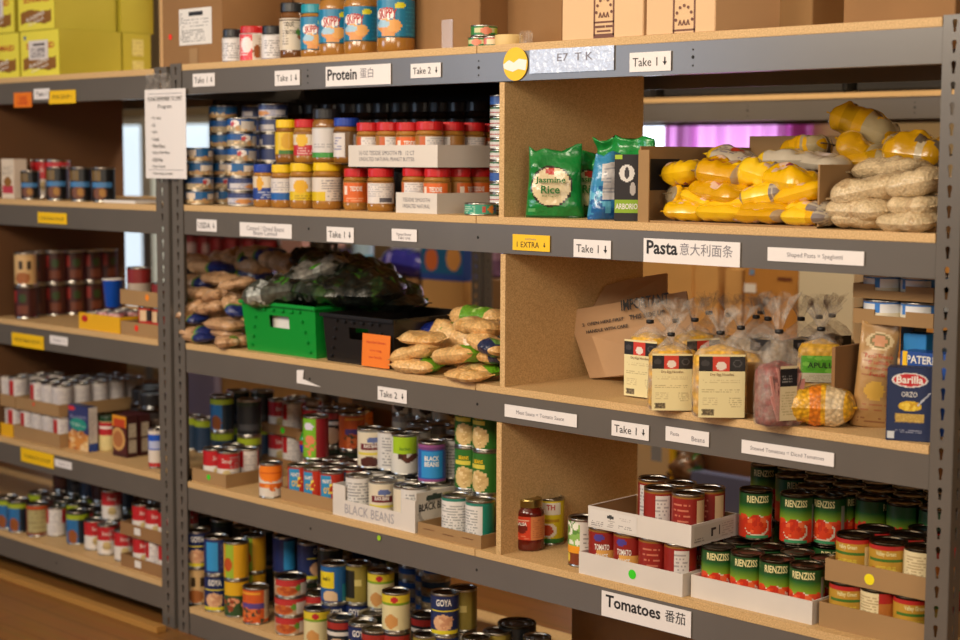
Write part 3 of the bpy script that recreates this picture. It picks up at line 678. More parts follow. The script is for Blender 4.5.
bm = bmesh.new(); o = lathe('tape_roll', [(.020, 0), (.033, 0), (.034, .002), (.034, .024), (.033, .026), (.020, .026), (.020, .002)], mat('masking tape', 'd8bc80', .6), loc=(ax(509, .055, zt), .055, zt)); tag(o, 'roll of cream masking tape lying on the board edge', 'tape')
lathe('cardboard_core', [(.0198, .001), (.0198, .0268), (.018, .0268), (.018, .001)], CARD, o)
o = box('plastic_clip', -.016, .016, -.01, .01, 0, .034, FILM, loc=(ax(526, .06, zt), .06, zt), bev=.004); tag(o, 'small clear plastic box beside the tape roll', 'box'); o.name = 'clear_box'
# added black totes that fill the dark band on the rack behind
for i, (xa, xb) in enumerate(((-.50, .25), (.29, 1.05), (1.09, 1.9))):
    z_ = ZO + .7685; bm = bmesh.new(); bx(bm, xa, xb, 1.90, 2.4, z_, z_ + .14, .01); bx(bm, xa - .008, xb + .008, 1.892, 2.408, z_ + .14, z_ + .15, .003)
    o = bm_obj('added_tote', bm, mat('added black tote', '141210', .55)); tag(o, 'added black tote filling the dark band of the rear rack, ' + ('farthest', 'middle', 'nearest')[i] + ' of the three', 'tote', 'added black totes on the rear rack')

# ================================================================== SECOND SHELF, far part
z2 = Z[2]
A = Art(48, 12, '1c5c94').rect(0, 0, 1, .35, 'a88c60').rect(.3, .42, .44, .9, 'd8c8b8').rect(.58, .3, .75, .8, 'dccfc0').blobs(0, .05, 1, .35, ['e0c8a0', 'b88c5c'], 30, .1, 1)
kind('tuna_blue', can(A, .0425, .0415))
A = Art(48, 12, 'a49478').rect(0, .5, 1, 1, '1c5090').rect(.54, .1, .70, .80, 'c4bcb4').ell(.47, .65, .05, .3, 'e8e0dc').ell(.44, .6, .03, .2, 'b83a40').blobs(0, .0, 1, .35, ['e0c8a0', 'b88c5c'], 20, .1, 2)
kind('tuna_cream', can(A, .0425, .0415))
A = Art(48, 12, '34406c').rect(.2, .15, .8, .6, 'c8c4c8').lines(.3, .1, .7, .9, '5c6ca8', 5).ell(.5, .3, .1, .2, 'c88848').rect(0, 0, 1, .1, 'd0c8c0')
kind('tuna_navy', can(A, .0425, .0415))
T = lambda px, Y: (ax(px, Y, z2), Y)
for i in range(4): put(['tuna_blue', 'tuna_cream', 'tuna_blue', 'tuna_blue'][i], *T(199.5, .062), z2 + i * .042, 'blue and cream tuna tin in the four high stack by the posts, ' + lvl(i, 4), 'tin', 'tuna tins', turn=[.1, .8, -.4, .2][i], name='tuna_tin')
for i in range(6): put(['tuna_navy', 'tuna_navy', 'tuna_blue', 'tuna_cream', 'tuna_cream', 'tuna_cream'][i], *T(242.5, .062), z2 + i * .042, 'tuna tin in the six high stack beside the navy stack, ' + lvl(i, 6), 'tin', 'tuna tins', turn=[.1, .8, -.4, .2, .5, -.3][i], name='tuna_tin')
for i in range(7): put('tuna_cream' if i % 2 else 'tuna_blue', *T(224, .16), z2 + i * .042, 'tuna tin in the tall stack behind the two front stacks, ' + lvl(i, 7), 'tin', 'tuna tins', turn=i * .5, name='tuna_tin')
for i in range(7): put('tuna_navy', *T(257, .22), z2 + i * .042, 'dim navy tuna tin in the rearmost stack behind the six high stack, ' + lvl(i, 7), 'tin', 'tuna tins', turn=i * .7, name='tuna_tin')
for i in range(7): put('tuna_navy', *T(274, .15), z2 + i * .042, 'navy tuna tin in the tall stack behind the blue lidded jar, ' + lvl(i, 7), 'tin', 'tuna tins', turn=i * .9, name='tuna_tin')
# peanut butter jars
def pbart(bg, c2, lab2, seed=1): return Art(48, 18, bg).rect(0, 0, 1, .36, c2).lines(.30, .45, .70, .9, lab2, seed)
kind('jar_yb', jar(pbart('d4ccc8', '1c5ca4', '8c8c98'), .0345, .120, LYL, PB, .22, .80))
kind('jar_yy', jar(Art(48, 18, 'd8ccc0').rect(0, 0, 1, .40, 'd8b818').ell(.47, .6, .09, .3, 'dca818').lines(.4, .1, .7, .3, '7c6420', 3), .0365, .124, LYL, PB, .22, .80))
kind('jar_yt', jar(Art(48, 18, 'd8ccc0').rect(0, 0, .48, .40, 'd8b818').lines(.5, .1, .72, .9, '6c6874', 6).lines(.45, .5, .6, .9, '6c6874', 7), .041, .126, LYL, PB, .22, .80))
kind('jar_bl', jar(Art(48, 18, 'd8c8b0').rect(0, 0, 1, .5, '20408c').lines(.4, .1, .7, .4, 'c8ccd8', 2).ell(.42, .7, .05, .3, 'd8a028'), .0345, .120, LBL, PB, .22, .85))
kind('jar_gold', jar(Art(48, 18, 'd8b424').ell(.5, .6, .09, .35, 'c89810').rect(.38, .08, .62, .25, '3c7028').rect(0, 0, 1, .04, '7c5420'), .0345, .118, LYL, PBD, .20, .84))
kind('jar_red', jar(Art(48, 18, 'd8ccb8').rect(0, 0, 1, .42, 'b82430').ell(.44, .66, .08, .28, 'dcb028').rect(0, .9, 1, 1, '8c5c28').lines(.38, .1, .62, .36, 'e8d0c8', 3), .0345, .118, LRD, PB, .20, .84))
kind('jar_green', jar(Art(48, 24, 'cfcac8').rect(0, 0, 1, .16, '3c9038').lines(.35, .35, .65, .5, '8a8890', 3).rect(0, .97, 1, 1, 'a8a8a0'), .0395, .146, LBK, PBD, .12, .78, lidh=.024))
kind('jar_navy', jar(Art(48, 18, '6c5030').rect(.30, 0, .47, .95, 'd4ccc8').lines(.33, .3, .44, .8, '3c4c90', 4).rect(.58, .2, .72, .9, 'c8c4cc'), .0365, .120, LBL, PBD, .16, .82))
zj = z2 + .1255
for key, px, Y, lab, tn in (('jar_bl', 265.5, .05, 'peanut butter jar with a blue lid at the far end of the lower row', 0), ('jar_yb', 283.5, .05, 'yellow lidded jar with a blue banded label in the lower row', 0), ('jar_yy', 303, .052, 'yellow lidded jar with a yellow banded label in the lower row', 0), ('jar_yt', 327.5, .055, 'widest yellow lidded jar with its nutrition panel turned out', 0), ('jar_yb', 345, .12, 'yellow lidded jar half hidden behind the widest one', .9)):
    put(key, *T(px, Y), z2, lab, 'jar', 'peanut butter jars on the second shelf', turn=tn)
for key, px, Y, lab, tn in (('jar_gold', 288, .06, 'yellow lidded jar with an all yellow label, upper row', 0), ('jar_red', 306.5, .062, 'red lidded jar with a yellow and red label, upper row', 0), ('jar_green', 327, .075, 'tall black lidded jar with a white and green label', 0), ('jar_navy', 347, .075, 'dark jar with a blue lid and white label panel, upper row', 0)):
    put(key, *T(px, Y), zj, lab, 'jar', 'peanut butter jars on the second shelf', turn=tn)
bxs = box('clear_divider_sheet', ax(276, .03, z2), ax(352, .06, z2), .03, .16, zj - .0014, zj - .0004, mat('thin brown card', '8c6a40', .7)); tag(bxs, 'thin card between the two rows of peanut butter jars', 'card'); bxs.name = 'card_sheet'
# red lidded jars and trays
def redjar(): return Art(56, 20, 'a06c2c')
kind('pb_front', jar(redjar().rect(.30, .04, .66, .96, 'd86420').lines(.34, .1, .62, .3, 'e8b890', 2).rect(.34, .42, .40, .8, 'ecd8c8'), .0355, .111, LRD, PB, .20, .82, [('TEDDIE', .034, .012, .51, .62, WHITE, True)]))
kind('pb_back', jar(redjar().rect(.24, .04, .30, .96, 'c05c24').rect(.30, .04, .70, .96, 'dcd4d0').lines(.33, .35, .67, .9, '9c98a0', 3).rect(.48, .10, .64, .28, '5c5860'), .0365, .112, LRD, PB, .20, .82))
gp = 'red lidded peanut butter jars'
put('pb_front', *T(356.5, .075), z2, 'red lidded jar with an orange label standing beside the lower white tray', 'jar', gp, turn=-.1)
put('pb_back', *T(381, .048), z2, 'red lidded jar with its white nutrition panel turned out beside the lower tray', 'jar', gp)
Xa, Xb = ax(396, .02, z2), ax(437, .02, z2); Yb = ayd(489, Xb, z2)
tr = tray(Xa, Xb, .02, Yb, z2, .052, WCARD, 'lower white cardboard tray of red lidded jars', hb=.052)
w2 = (Xb - Xa) / 2; words_flat('TEDDIE SMOOTH', .10, .010, 0, .034, -(Yb - .02) / 2 - .0006, FADE, tr); words_flat('UNSALTED NATURAL', .10, .010, 0, .018, -(Yb - .02) / 2 - .0006, FADE, tr)
Xt0, Xt1 = ax(348.5, .02, z2 + .12), ax(437.5, .02, z2 + .12); z_t = z2 + .1165
grid(['pb_back', 'pb_front'], [Xb - .043 - .078 * k for k in range(2)], [.062, .138, .214, .290][:4], z2 + .003, 'red lidded jar', 'in the lower white tray', 'jar', gp, turns=(.3, -.2, .4, 1.0))
t2 = tray(Xt0, Xt1, .02, Yb, z_t, .056, WCARD, 'upper white cardboard tray of red lidded jars, printed with two faded lines'); wt = (Xt1 - Xt0) / 2
words_flat('16 OZ TEDDIE SMOOTH PB   12 CT', .21, .011, -.02, .036, -(Yb - .02) / 2 - .0006, FADE, t2); words_flat('UNSALTED NATURAL PEANUT BUTTER', .21, .010, -.02, .020, -(Yb - .02) / 2 - .0006, FADE, t2)
grid(['pb_back', 'pb_back', 'pb_front', 'pb_back'], [Xt0 + .040 + .0755 * k for k in range(5)][:4], [.06, .137, .214, .291][:4], z_t + .003, 'red lidded jar', 'in the upper white tray', 'jar', gp, turns=(.6, .9, -.1, .8, -1.4, .3), skip=[(0, 1), (1, 1), (2, 1), (0, 2), (1, 2), (2, 2), (0, 3), (1, 3), (2, 3)])
A = Art(56, 10, '38987c').lines(.3, .15, .46, .8, 'c8dcc8', 2).rect(.52, .15, .56, .85, 'b84838').ell(.62, .5, .04, .4, 'e08830').ell(.68, .5, .03, .4, '2c60a8')
kind('teal_tin', can(A, .040, .030)); put('teal_tin', *T(480.5, .055), z2, 'single flat teal tin in front of the lower white tray', 'tin', name='tuna_tin')
A = Art(48, 9, 'd0ccc8').rect(0, .3, 1, .5, 'a83c3c').rect(0, .8, 1, 1, '3c6c48'); kind('mini_tin', can(A, .034, .0265))
A = Art(48, 9, '3058a0').lines(.2, .2, .8, .8, 'c8ccd8', 2); kind('mini_tin_blue', can(A, .034, .0265))
for i in range(11):
    put('mini_tin_blue' if i in (10, 3) else 'mini_tin', *T(503, .13), z2 + i * .0269, 'small flat tin in the narrow stack against the plywood divider, ' + lvl(i, 11), 'tin', 'small tins against the divider', turn=i * .8, name='flat_tin')
# dark jars and tins further back, over the trays
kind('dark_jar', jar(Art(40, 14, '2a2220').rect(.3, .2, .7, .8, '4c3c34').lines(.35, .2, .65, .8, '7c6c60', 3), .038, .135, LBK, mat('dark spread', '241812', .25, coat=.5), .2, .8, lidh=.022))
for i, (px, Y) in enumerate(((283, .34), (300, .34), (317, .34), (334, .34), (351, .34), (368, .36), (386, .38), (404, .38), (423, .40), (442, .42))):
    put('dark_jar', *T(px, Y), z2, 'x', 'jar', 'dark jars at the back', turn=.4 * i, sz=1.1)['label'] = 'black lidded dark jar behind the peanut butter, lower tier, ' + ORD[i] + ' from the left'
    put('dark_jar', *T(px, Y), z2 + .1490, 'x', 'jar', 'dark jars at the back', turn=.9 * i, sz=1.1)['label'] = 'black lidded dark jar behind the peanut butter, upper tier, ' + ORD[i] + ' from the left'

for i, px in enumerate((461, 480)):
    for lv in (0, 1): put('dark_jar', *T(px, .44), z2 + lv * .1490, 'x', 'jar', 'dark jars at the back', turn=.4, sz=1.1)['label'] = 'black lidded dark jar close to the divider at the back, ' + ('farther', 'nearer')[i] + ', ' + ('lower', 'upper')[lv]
box('cardboard_box', ax(214, .5, z2), 1.27, .50, .56, z2, z2 + .37, mat('black carton', '120e0c', .8)); tag(COL.objects[-1], 'added black box standing in for the darkness behind the dark jars', 'box')  # added black box, stands in for the darkness at the back of the shelf
carton('cardboard_box', ax(815, .42, zt), ax(842, .42, zt), .44, .56, zt, zt + .34, CARDL, 'added pale carton standing in for the bright wall in the top shelf gap')  # added pale box, stands in for the bright wall beyond the gap
carton('cardboard_box', ax(155, .4, zt) , ax(166, .4, zt) , .42, .54, zt, zt + .34, CARDL, 'added pale carton standing in for bright wall behind the tall labelled brown carton')  # added likewise, a pale box in place of bright wall
# ================================================================== SECOND SHELF, near part
EARS = 0.
GBAG = colmat('green glossy pouch', .28, .5, bump=.5)
def pouch(name, w_, h_, t_, art, m, seed=1, n=28, k=30, topw=.9, wr=.006):
    vs, fs, cs = [], [], []; off = Vector((seed * 7.3, seed * 3.1, 0))
    for j in range(k + 1):
        v = j / k; z = v * h_
        th = t_ * (1 - v ** 3.0 * .93) * (.75 + .25 * min(1, v * 6)); ww = w_ * (1 - (1 - topw) * v) * (1 + .03 * math.sin(v * 5 + seed))
        for i in range(2 * n):
            a = 2 * PI * i / (2 * n); cx, sy = math.cos(a), math.sin(a)
            x = ww / 2 * math.copysign(abs(cx) ** .6, cx); y = th / 2 * math.copysign(abs(sy) ** .75, sy)
            nz = noise.noise(Vector((x * 24, y * 24, z * 24)) + off) * wr * (1 + v)
            vs.append((x, y + nz * (1 if j else 0), z + EARS * v ** 5 * ((2 * x / ww) ** 2 - .5) + (noise.noise(Vector((x * 30, 5, seed))) * .02 * v ** 6)))
    m2 = 2 * n
    for j in range(k):
        for i in range(m2):
            q = (j * m2 + i, j * m2 + (i + 1) % m2, (j + 1) * m2 + (i + 1) % m2, (j + 1) * m2 + i); fs.append(q)
            x = (vs[q[0]][0] + vs[q[1]][0]) / 2 / w_ + .5; front = (vs[q[0]][1] + vs[q[1]][1]) < 0
            c = art.a[min(art.h - 1, int((j + .5) / k * art.h)), min(art.w - 1, max(0, int(x * art.w)))] if front else art.a[min(art.h - 1, int((j + .5) / k * art.h)), 0]; cs.append(c)
    fs.append(tuple(range(k * m2, (k + 1) * m2))); cs.append(art.a[-1, 0]); fs.append(tuple(range(m2 - 1, -1, -1))); cs.append(art.a[0, 0])
    return mesh(name, vs, fs, m, True, cs)
def rice_art(): return Art(56, 60, '127a34').ell(.46, .45, .36, .30, '2c2418').ell(.46, .45, .33, .275, 'd8c49c').ell(.44, .665, .09, .05, 'b83028').rect(0, 0, 1, .04, '0c5024').rect(.06, .08, .2, .14, '58a060')
EARS = .016
o = pouch('rice_bag', .138, .166, .070, rice_art(), GBAG, 2, 40, 60); x = ax(553.5, .07, z2); o.location = (x, .075, z2); o.rotation_euler = (0, 0, facing(x, .07) - .12)
tag(o, 'green bag of jasmine rice facing out beside the plywood divider', 'bag')
words_flat('Jasmine', .072, .018, -.006, .088, -.0400, GREEN, o, True); words_flat('Rice', .045, .019, -.006, .067, -.0410, GREEN, o, True); words_flat('thai fragrant', .04, .005, -.006, .052, -.0410, GREEN, o)
for c in [c for c in o.children]: c.location.y = -.003
x = ax(588, .17, z2); o = pouch('rice_bag', .13, .155, .07, rice_art(), GBAG, 5, 40, 60); o.location = (x, .17, z2); o.rotation_euler = (0, 0, facing(x, .17) + .35); tag(o, 'second green bag of jasmine rice, half hidden behind the front one', 'bag')
words_flat('Jasmine', .07, .018, -.008, .090, -.042, GREEN, o, True); words_flat('Rice', .045, .02, -.008, .068, -.043, GREEN, o, True)
EARS = 0.
o = pouch('rice_bag', .14, .188, .10, Art(20, 20, '1c8a3c').blobs(0, 0, 1, .7, ['2c9c48', '147030'], 30, .12, 3), GBAG, 9, 30, 40, topw=1.1, wr=.016); x = ax(621, .15, z2); o.location = (x, .16, z2); o.rotation_euler = (0, 0, facing(x, .15) - .5); tag(o, 'large plain green bag with a folded top behind the blue bag and black carton', 'bag')
o = pouch('rice_bag', .10, .155, .05, Art(30, 40, '3c8cb8').blobs(0, 0, 1, .45, ['2c7cb4', '60b0d0', '1c5c98'], 40, .07, 2).rect(.3, .3, .9, .85, 'c8c4c4').lines(.35, .4, .85, .8, '7c8494', 3), GBAG, 12, 24, 40, topw=.6, wr=.010); x = ax(607, .075, z2); o.location = (x, .08, z2); o.rotation_euler = (0, 0, facing(x, .08) + .2); tag(o, 'blue and white bag leaning beside the black rice carton', 'bag')
A = Art(30, 60, '242024').rect(0, .12, 1, .32, '8cb02c').rect(.0, .93, .3, 1, 'a8c838').ell(.5, .72, .32, .13, 'e0dcd8').ell(.5, .72, .10, .09, '3c383c').ell(.75, .48, .12, .1, 'b8b0ac')
xa = ax(616.5, .035, z2); o = carton('rice_carton', -.028, .028, -.03, .03, 0, .150, mat('dark carton', '28242a', .5), None, front=A, side=Art(12, 40, 'd8d0cc').lines(.1, .1, .9, .9, '8c8890', 3)); x = ax(627, .06, z2); o.location = (x, .06, z2); o.rotation_euler = (0, 0, facing(x, .06) - .05)
words_flat('ARBORIO', .050, .013, 0, .033, -.0312, WHITE, o, True); tag(o, 'narrow black carton of arborio rice with a green stripe', 'carton')
# open brown box holding the yellow bags
Xc = ax(636.5, .012, z2); Xd = Xc + .008
bm = bmesh.new(); yk = ayd(645, Xc + .02, z2)
XR2 = ax(835, .05, z2)
bx(bm, Xc, Xc + .004, .02, .44, z2, z2 + .168); bx(bm, Xc, XR2 - .02, .44, .444, z2, z2 + .195); bx(bm, Xc, XR2 - .02, .02, .444, z2, z2 + .004); bx(bm, Xc, Xc + .03, .016, .020, z2, z2 + .160); bx(bm, XR2 - .024, XR2 - .02, .02, .44, z2, z2 + .13)
o = bm_obj('open_carton', bm, CARD); tag(o, 'open brown carton behind and around the yellow bean bags', 'box')
box('black_print', Xc + .0042, Xc + .0046, .05, .16, z2 + .07, z2 + .14, INK, o)
for k, q in enumerate(((.42, .03), (.44, .02))): box('black_print', Xc + .06 + k * .02, Xc + .16, .4392, .4398, z2 + .03 + k * .02, z2 + .036 + k * .02, INK, o)
kind('can_black', can(Art(48, 24, '121214').rect(.28, .62, .46, .95, '6c5428').rect(.28, .42, .62, .60, '3c74a8').ell(.44, .22, .11, .20, '6c3c1c').ell(.48, .24, .05, .12, '9c6c20'), .0375, .112))
def heap(specs, mk, zmin, cat, group, labs, m, nm):
    for i, s in enumerate(specs):
        px, py, Y, L, Wd, T, rz, ry = s[:8]; R = random.Random(i * 11 + int(px)); rz += R.uniform(-.28, .28); p = vY(px, py, Y); o = pillow(nm, L, Wd, T, mk(i), m, seed=i * 3 + len(nm), lump=T * LUMP)
        o.location = (p.x, Y, max(zmin + .0008 + abs(math.sin(ry)) * L * .5 * .8, p.z - T / 2)); o.rotation_euler = (R.uniform(-.14, .14), ry, rz); tag(o, labs[i], cat, group)
def yb_art(i):
    A = Art(26, 18, ['e8b408', 'f2c622', 'd49c04', 'ecbc14'][(i * 7) % 4]).blobs(0, .1, 1, .9, ['f4c818', 'e0a808'], 8, .14, i)
    R = random.Random(i)
    for q in range(3): A.ell(R.uniform(.1, .9), R.uniform(.2, .8), .045, .07, '8c3c5c'); A.ell(R.uniform(.1, .9), R.uniform(.1, .7), .07, .10, 'e0bca4')
    if i % 3 == 1: A.rect(.2, .75, .8, .9, 'c83c18')
    if i % 3 == 2: A.rect(0, 0, .10, 1, '8c7c60').rect(.9, 0, 1, 1, 'a89070')
    if i % 4 == 2: A.lines(.3, .3, .7, .5, 'b83020', i)
    if i % 4 == 3: A.rect(.72, 0, 1, 1, 'b0a490').lines(.74, 0, .98, 1, '5c5464', i)
    return A
YBAG = colmat('glossy yellow bag', .25, .6, bump=.25)
Y_ = [ # px, py, Y, L, W, T, rz, ry
 (689, 218, 0.055, 0.111, 0.081, 0.045, .1, 0), (731, 221, 0.052, 0.170, 0.096, 0.039, .03, 0), (765, 222, 0.050, 0.148, 0.096, 0.039, -.05, 0), (811, 223, 0.050, 0.126, 0.096, 0.041, .0, 0),
 (695, 206, 0.065, 0.089, 0.074, 0.035, .15, .1), (731, 208, 0.065, 0.156, 0.096, 0.041, -.05, -.15), (771, 209, 0.060, 0.133, 0.089, 0.037, .05, 0), (813, 209, 0.060, 0.119, 0.089, 0.037, 0, 0),
 (677, 197, 0.085, 0.066, 0.067, 0.054, 1.3, .3), (702, 199, 0.070, 0.103, 0.081, 0.037, 0, .25), (721, 191, 0.075, 0.170, 0.096, 0.050, .02, .10), (768, 194, 0.070, 0.111, 0.081, 0.052, .1, -.18), (805, 193, 0.070, 0.133, 0.081, 0.043, 0, -.25),
 (686, 173, 0.100, 0.103, 0.089, 0.056, .05, -.12), (722, 173, 0.090, 0.126, 0.096, 0.065, -.02, .12), (755, 174, 0.100, 0.096, 0.089, 0.069, .3, .3), (790, 180, 0.085, 0.126, 0.089, 0.060, .0, .1),
 (735, 160, 0.190, 0.148, 0.096, 0.049, .2, .25), (789, 160, 0.200, 0.148, 0.089, 0.049, .1, 0), (823, 163, 0.200, 0.133, 0.089, 0.043, -.2, .1),
 (858, 125, 0.300, 0.163, 0.096, 0.076, .1, .35), (808, 149, 0.270, 0.119, 0.089, 0.059, .1, -.2), (856, 150, 0.260, 0.126, 0.089, 0.065, .2, .5), (915, 152, 0.260, 0.148, 0.096, 0.081, 0, .1), (885, 140, 0.320, 0.193, 0.089, 0.054, .1, .35), (875, 160, 0.270, 0.148, 0.096, 0.054, 0, 0)]
LABS = ['yellow bean bag on the board at the end nearest the rice carton', 'long yellow bean bag on the board, second along the bottom', 'yellow bean bag on the board, third along the bottom', 'yellow bean bag on the board beside the pale rice bags', 'short yellow bag just above the bottom one nearest the rice carton', 'slanting yellow bean bag lying on the second bottom one', 'yellow bean bag in the second tier, middle of the heap', 'yellow bean bag in the second tier beside the pale rice bags', 'upended yellow bag poking out at the near edge of the carton', 'small yellow bag tilted under the long smooth one', 'long smooth yellow bag in the third tier', 'yellow and clear bag at the middle of the third tier', 'yellow bag tilting upward beside the pale rice bags', 'pointed yellow bag on top at the carton print', 'plump yellow bag on top with a pink spot', 'yellow bag with orange lettering on top of the heap', 'smooth oval yellow bag with a clear tail on top', 'grey printed clear bag end behind the plump yellow bag', 'clear bag with yellow stripes on top at the back', 'clear bag with pale print behind the oval yellow bag', 'yellow bag at the very peak of the far heap', 'dim yellow bag behind the clear striped bags', 'dim yellow bag below the peak bag', 'round yellow bag on the far heap nearest the end post', 'clear ended yellow bag sloping down from the peak', 'dim yellow bag lying under the peak of the far heap']
def yb2(i):
    if i in (17, 18, 19): return Art(26, 18, 'b8ac98').lines(.1, .2, .9, .8, ['6c6478', 'c8a010', 'a89c90'][i - 17], i).rect(.0, 0, .15, 1, 'd8b020').ell(.5, .5, .12, .2, ['b83c2c', 'd8b818', 'd8c8c0'][i - 17])
    if i >= 20: return Art(26, 18, 'b8880c').blobs(0, 0, 1, 1, ['c89410', 'a07808'], 8, .14, i).rect(.56, 0, .59, 1, '3c3020').rect(.60, 0, .95, 1, '9c8c68' if i != 23 else 'b8880c').blobs(.62, 0, .95, 1, ['c8981c', '5c5040', 'b0a080'], 8, .1, i)
    return yb_art(i)
heap(Y_[:20], yb2, z2 + .004, 'bag', 'yellow bean bags', LABS[:20], YBAG, 'bean_bag')
_y = yb2; heap(Y_[20:], lambda i: _y(i + 20), z2, 'bag', 'yellow bean bags', LABS[20:], YBAG, 'bean_bag')
R_ = [(862, 224, .06, 0.120, 0.096, .036, 0, 0), (911, 222, .05, 0.138, 0.104, .042, 0, 0), (863, 208, .06, 0.155, 0.104, .050, 0, 0), (917, 205, .06, 0.112, 0.096, .042, 0, 0), (873, 190, .07, 0.163, 0.111, .056, .05, -.22), (920, 183, .07, 0.112, 0.104, .055, 0, -.2), (893, 170, .16, 0.172, 0.118, .045, .1, -.1), (868, 213, .2, 0.172, 0.111, .09, 0, 0), (905, 200, .21, 0.172, 0.111, .09, 0, 0)]
heap(R_, lambda i: Art(20, 16, 'd4bc94').rect(0, .6, 1, 1, 'd8c8b4').blobs(0, 0, 1, .7, ['dcc49c', 'c4a880'], 10, .1, i), z2, 'bag', 'pale grain bags', ['pale grain bag on the board next to the yellow bags', 'pale grain bag on the board against the end post', 'plump pale grain bag in the second tier', 'pale grain bag in the second tier against the end post', 'large pointed pale grain bag on the third tier', 'pale grain bag on the third tier against the end post', 'topmost pale grain bag with a faint pink print', 'pale grain bag hidden behind the plump one', 'pale grain bag hidden behind the end stack'], RICE, 'grain_bag')
carton('cardboard_box', ax(838, .3, z2), ax(985, .3, z2) - .12, .30, .5, z2, z2 + .10, CARDD, 'brown carton under the far heap of yellow bags')
# ================================================================== THIRD SHELF
z3 = Z[3]
LENT = colmat('film over lentils', .28, .5, vor=150, vary=.22)
def lent_art(i, base='c69c74', lt='dcb896'):
    A = Art(26, 18, base).blobs(0, 0, 1, 1, [lt, '9c7450'], 14, .1, i)
    if i % 3 == 0: A.rect(.74, 0, 1, 1, '1c2c6c').rect(.66, 0, .74, 1, '5c8c2c')
    if i % 3 == 1: A.rect(.55, .6, .9, 1, '6c9430')
    return A
L1 = [(199, 341, .03, 0.117, 0.078, .034, .05, 0), (228, 345, .025, 0.126, 0.078, .036, -.5, 0), (243, 340, .06, 0.054, 0.070, .036, .1, 0), (198, 331, .04, 0.117, 0.078, .032, 0, 0), (227, 333, .05, 0.117, 0.078, .030, -.3, .0), (225, 324, .04, 0.153, 0.086, .034, .1, 0), (194, 318, .045, 0.090, 0.078, .032, .2, 0),
      (193, 308, .05, 0.099, 0.078, .038, .8, -.5), (212, 308, .06, 0.108, 0.078, .036, .1, -.2), (234, 305, .06, 0.099, 0.070, .038, -.5, .5), (216, 296, .08, 0.099, 0.070, .034, 0, -.3), (199, 293, .09, 0.117, 0.078, .036, 0, 0), (196, 282, .14, 0.144, 0.086, .042, .1, 0), (222, 279, .17, 0.135, 0.086, .038, .2, .1), (238, 284, .13, 0.117, 0.078, .038, .4, -.2), (212, 268, .30, 0.180, 0.109, .05, .2, 0), (245, 266, .38, 0.198, 0.109, .06, .1, 0), (200, 262, .33, 0.162, 0.109, .05, 0, 0), (262, 254, .42, 0.198, 0.109, .05, 0, 0), (282, 262, .40, 0.180, 0.109, .06, 0, .1), (215, 300, .22, 0.270, 0.125, .14, 0, 0), (240, 275, .4, 0.270, 0.156, .16, 0, 0)]
LL = ['brown lentil bag on the board against the post', 'brown lentil bag on the board poking over the edge', 'dark blue ended lentil bag on the board against the green crate', 'lentil bag second from the board against the post', 'small lentil bag tucked under the white striped one', 'lentil bag with a pale striped top beside the green crate', 'small lentil bag third from the board by the post', 'slanting lentil bag hanging toward the post', 'lentil bag in the middle of the upper heap', 'steep lentil bag leaning on the green crate rim', 'small glinting lentil bag above the middle one', 'lentil bag high against the post', 'wide lentil bag near the top by the post', 'lentil bag with a blue strip at the top', 'lentil bag with a green strip beside the crate contents', 'large dim lentil bag at the back of the heap', 'dim lentil bag behind the green crate', 'dim lentil bag at the back against the post', 'farthest dim lentil bag behind the dark produce bags', 'dim lentil bag touching the dark produce bags', 'bulky lentil bag filling the middle of the heap', 'bulky lentil bag filling the back of the heap']
heap(L1, lent_art, z3, 'bag', 'lentil bags by the green crate', LL, LENT, 'lentil_bag')
G1 = [(417, 371, .03, 0.140, 0.094, .040, -.05, 0), (469, 378, .02, 0.131, 0.094, .030, -.05, 0), (417, 353, .035, 0.135, 0.094, .042, .25, -.3), (423, 338, .06, 0.135, 0.086, .032, -.05, 0), (459, 355, .04, 0.153, 0.094, .044, .1, -.15), (487, 344, .04, 0.117, 0.086, .042, -.2, .25), (481, 369, .07, 0.144, 0.094, .036, 0, 0), (478, 327, .08, 0.153, 0.101, .044, .0, 0), (496, 357, .07, 0.090, 0.086, .036, 0, 0), (440, 331, .17, 0.162, 0.094, .05, .3, 0), (480, 318, .20, 0.180, 0.101, .06, .3, 0), (455, 345, .18, 0.270, 0.125, .12, 0, 0)]
GL = ['golden pea bag on the board against the black crate', 'flat golden pea bag on the board against the divider', 'slanting golden pea bag second from the board by the crate', 'small golden pea bag on top beside the crate', 'plump golden pea bag in the middle of the heap', 'golden pea bag with a dark blue label leaning to the divider', 'golden pea bag behind the flat bottom one', 'golden pea bag on top by the divider', 'short golden pea bag end squeezed against the divider', 'golden pea bag with blue and green print behind the small top one', 'clear topped golden pea bag with green leaves print at the back', 'golden pea bag filling the middle behind the others']
def gold_art(i):
    A = Art(26, 18, 'e6b878').blobs(0, 0, 1, 1, ['f0c88c', 'd8a460'], 16, .1, i)
    if i in (0, 4, 6): A.rect(.70, .3, 1, 1, '68a820').rect(.64, .3, .70, 1, '1c2c80')
    if i in (5, 8): A.rect(.62, 0, .92, .9, '18264c').rect(.66, .3, .88, .6, '6c9c4c')
    if i == 9: A.rect(0, 0, .6, 1, '1c2c80').rect(.6, 0, 1, 1, '5ca028')
    if i == 10: A.rect(.3, 0, .8, 1, '68a030').blobs(.3, 0, .8, 1, ['2c5c1c', 'a8cc70'], 10, .1, 2)
    if i == 7: A.rect(.45, .7, .75, 1, '68a030')
    return A
heap(G1, gold_art, z3, 'bag', 'golden pea bags by the divider', GL, LENT, 'pea_bag')
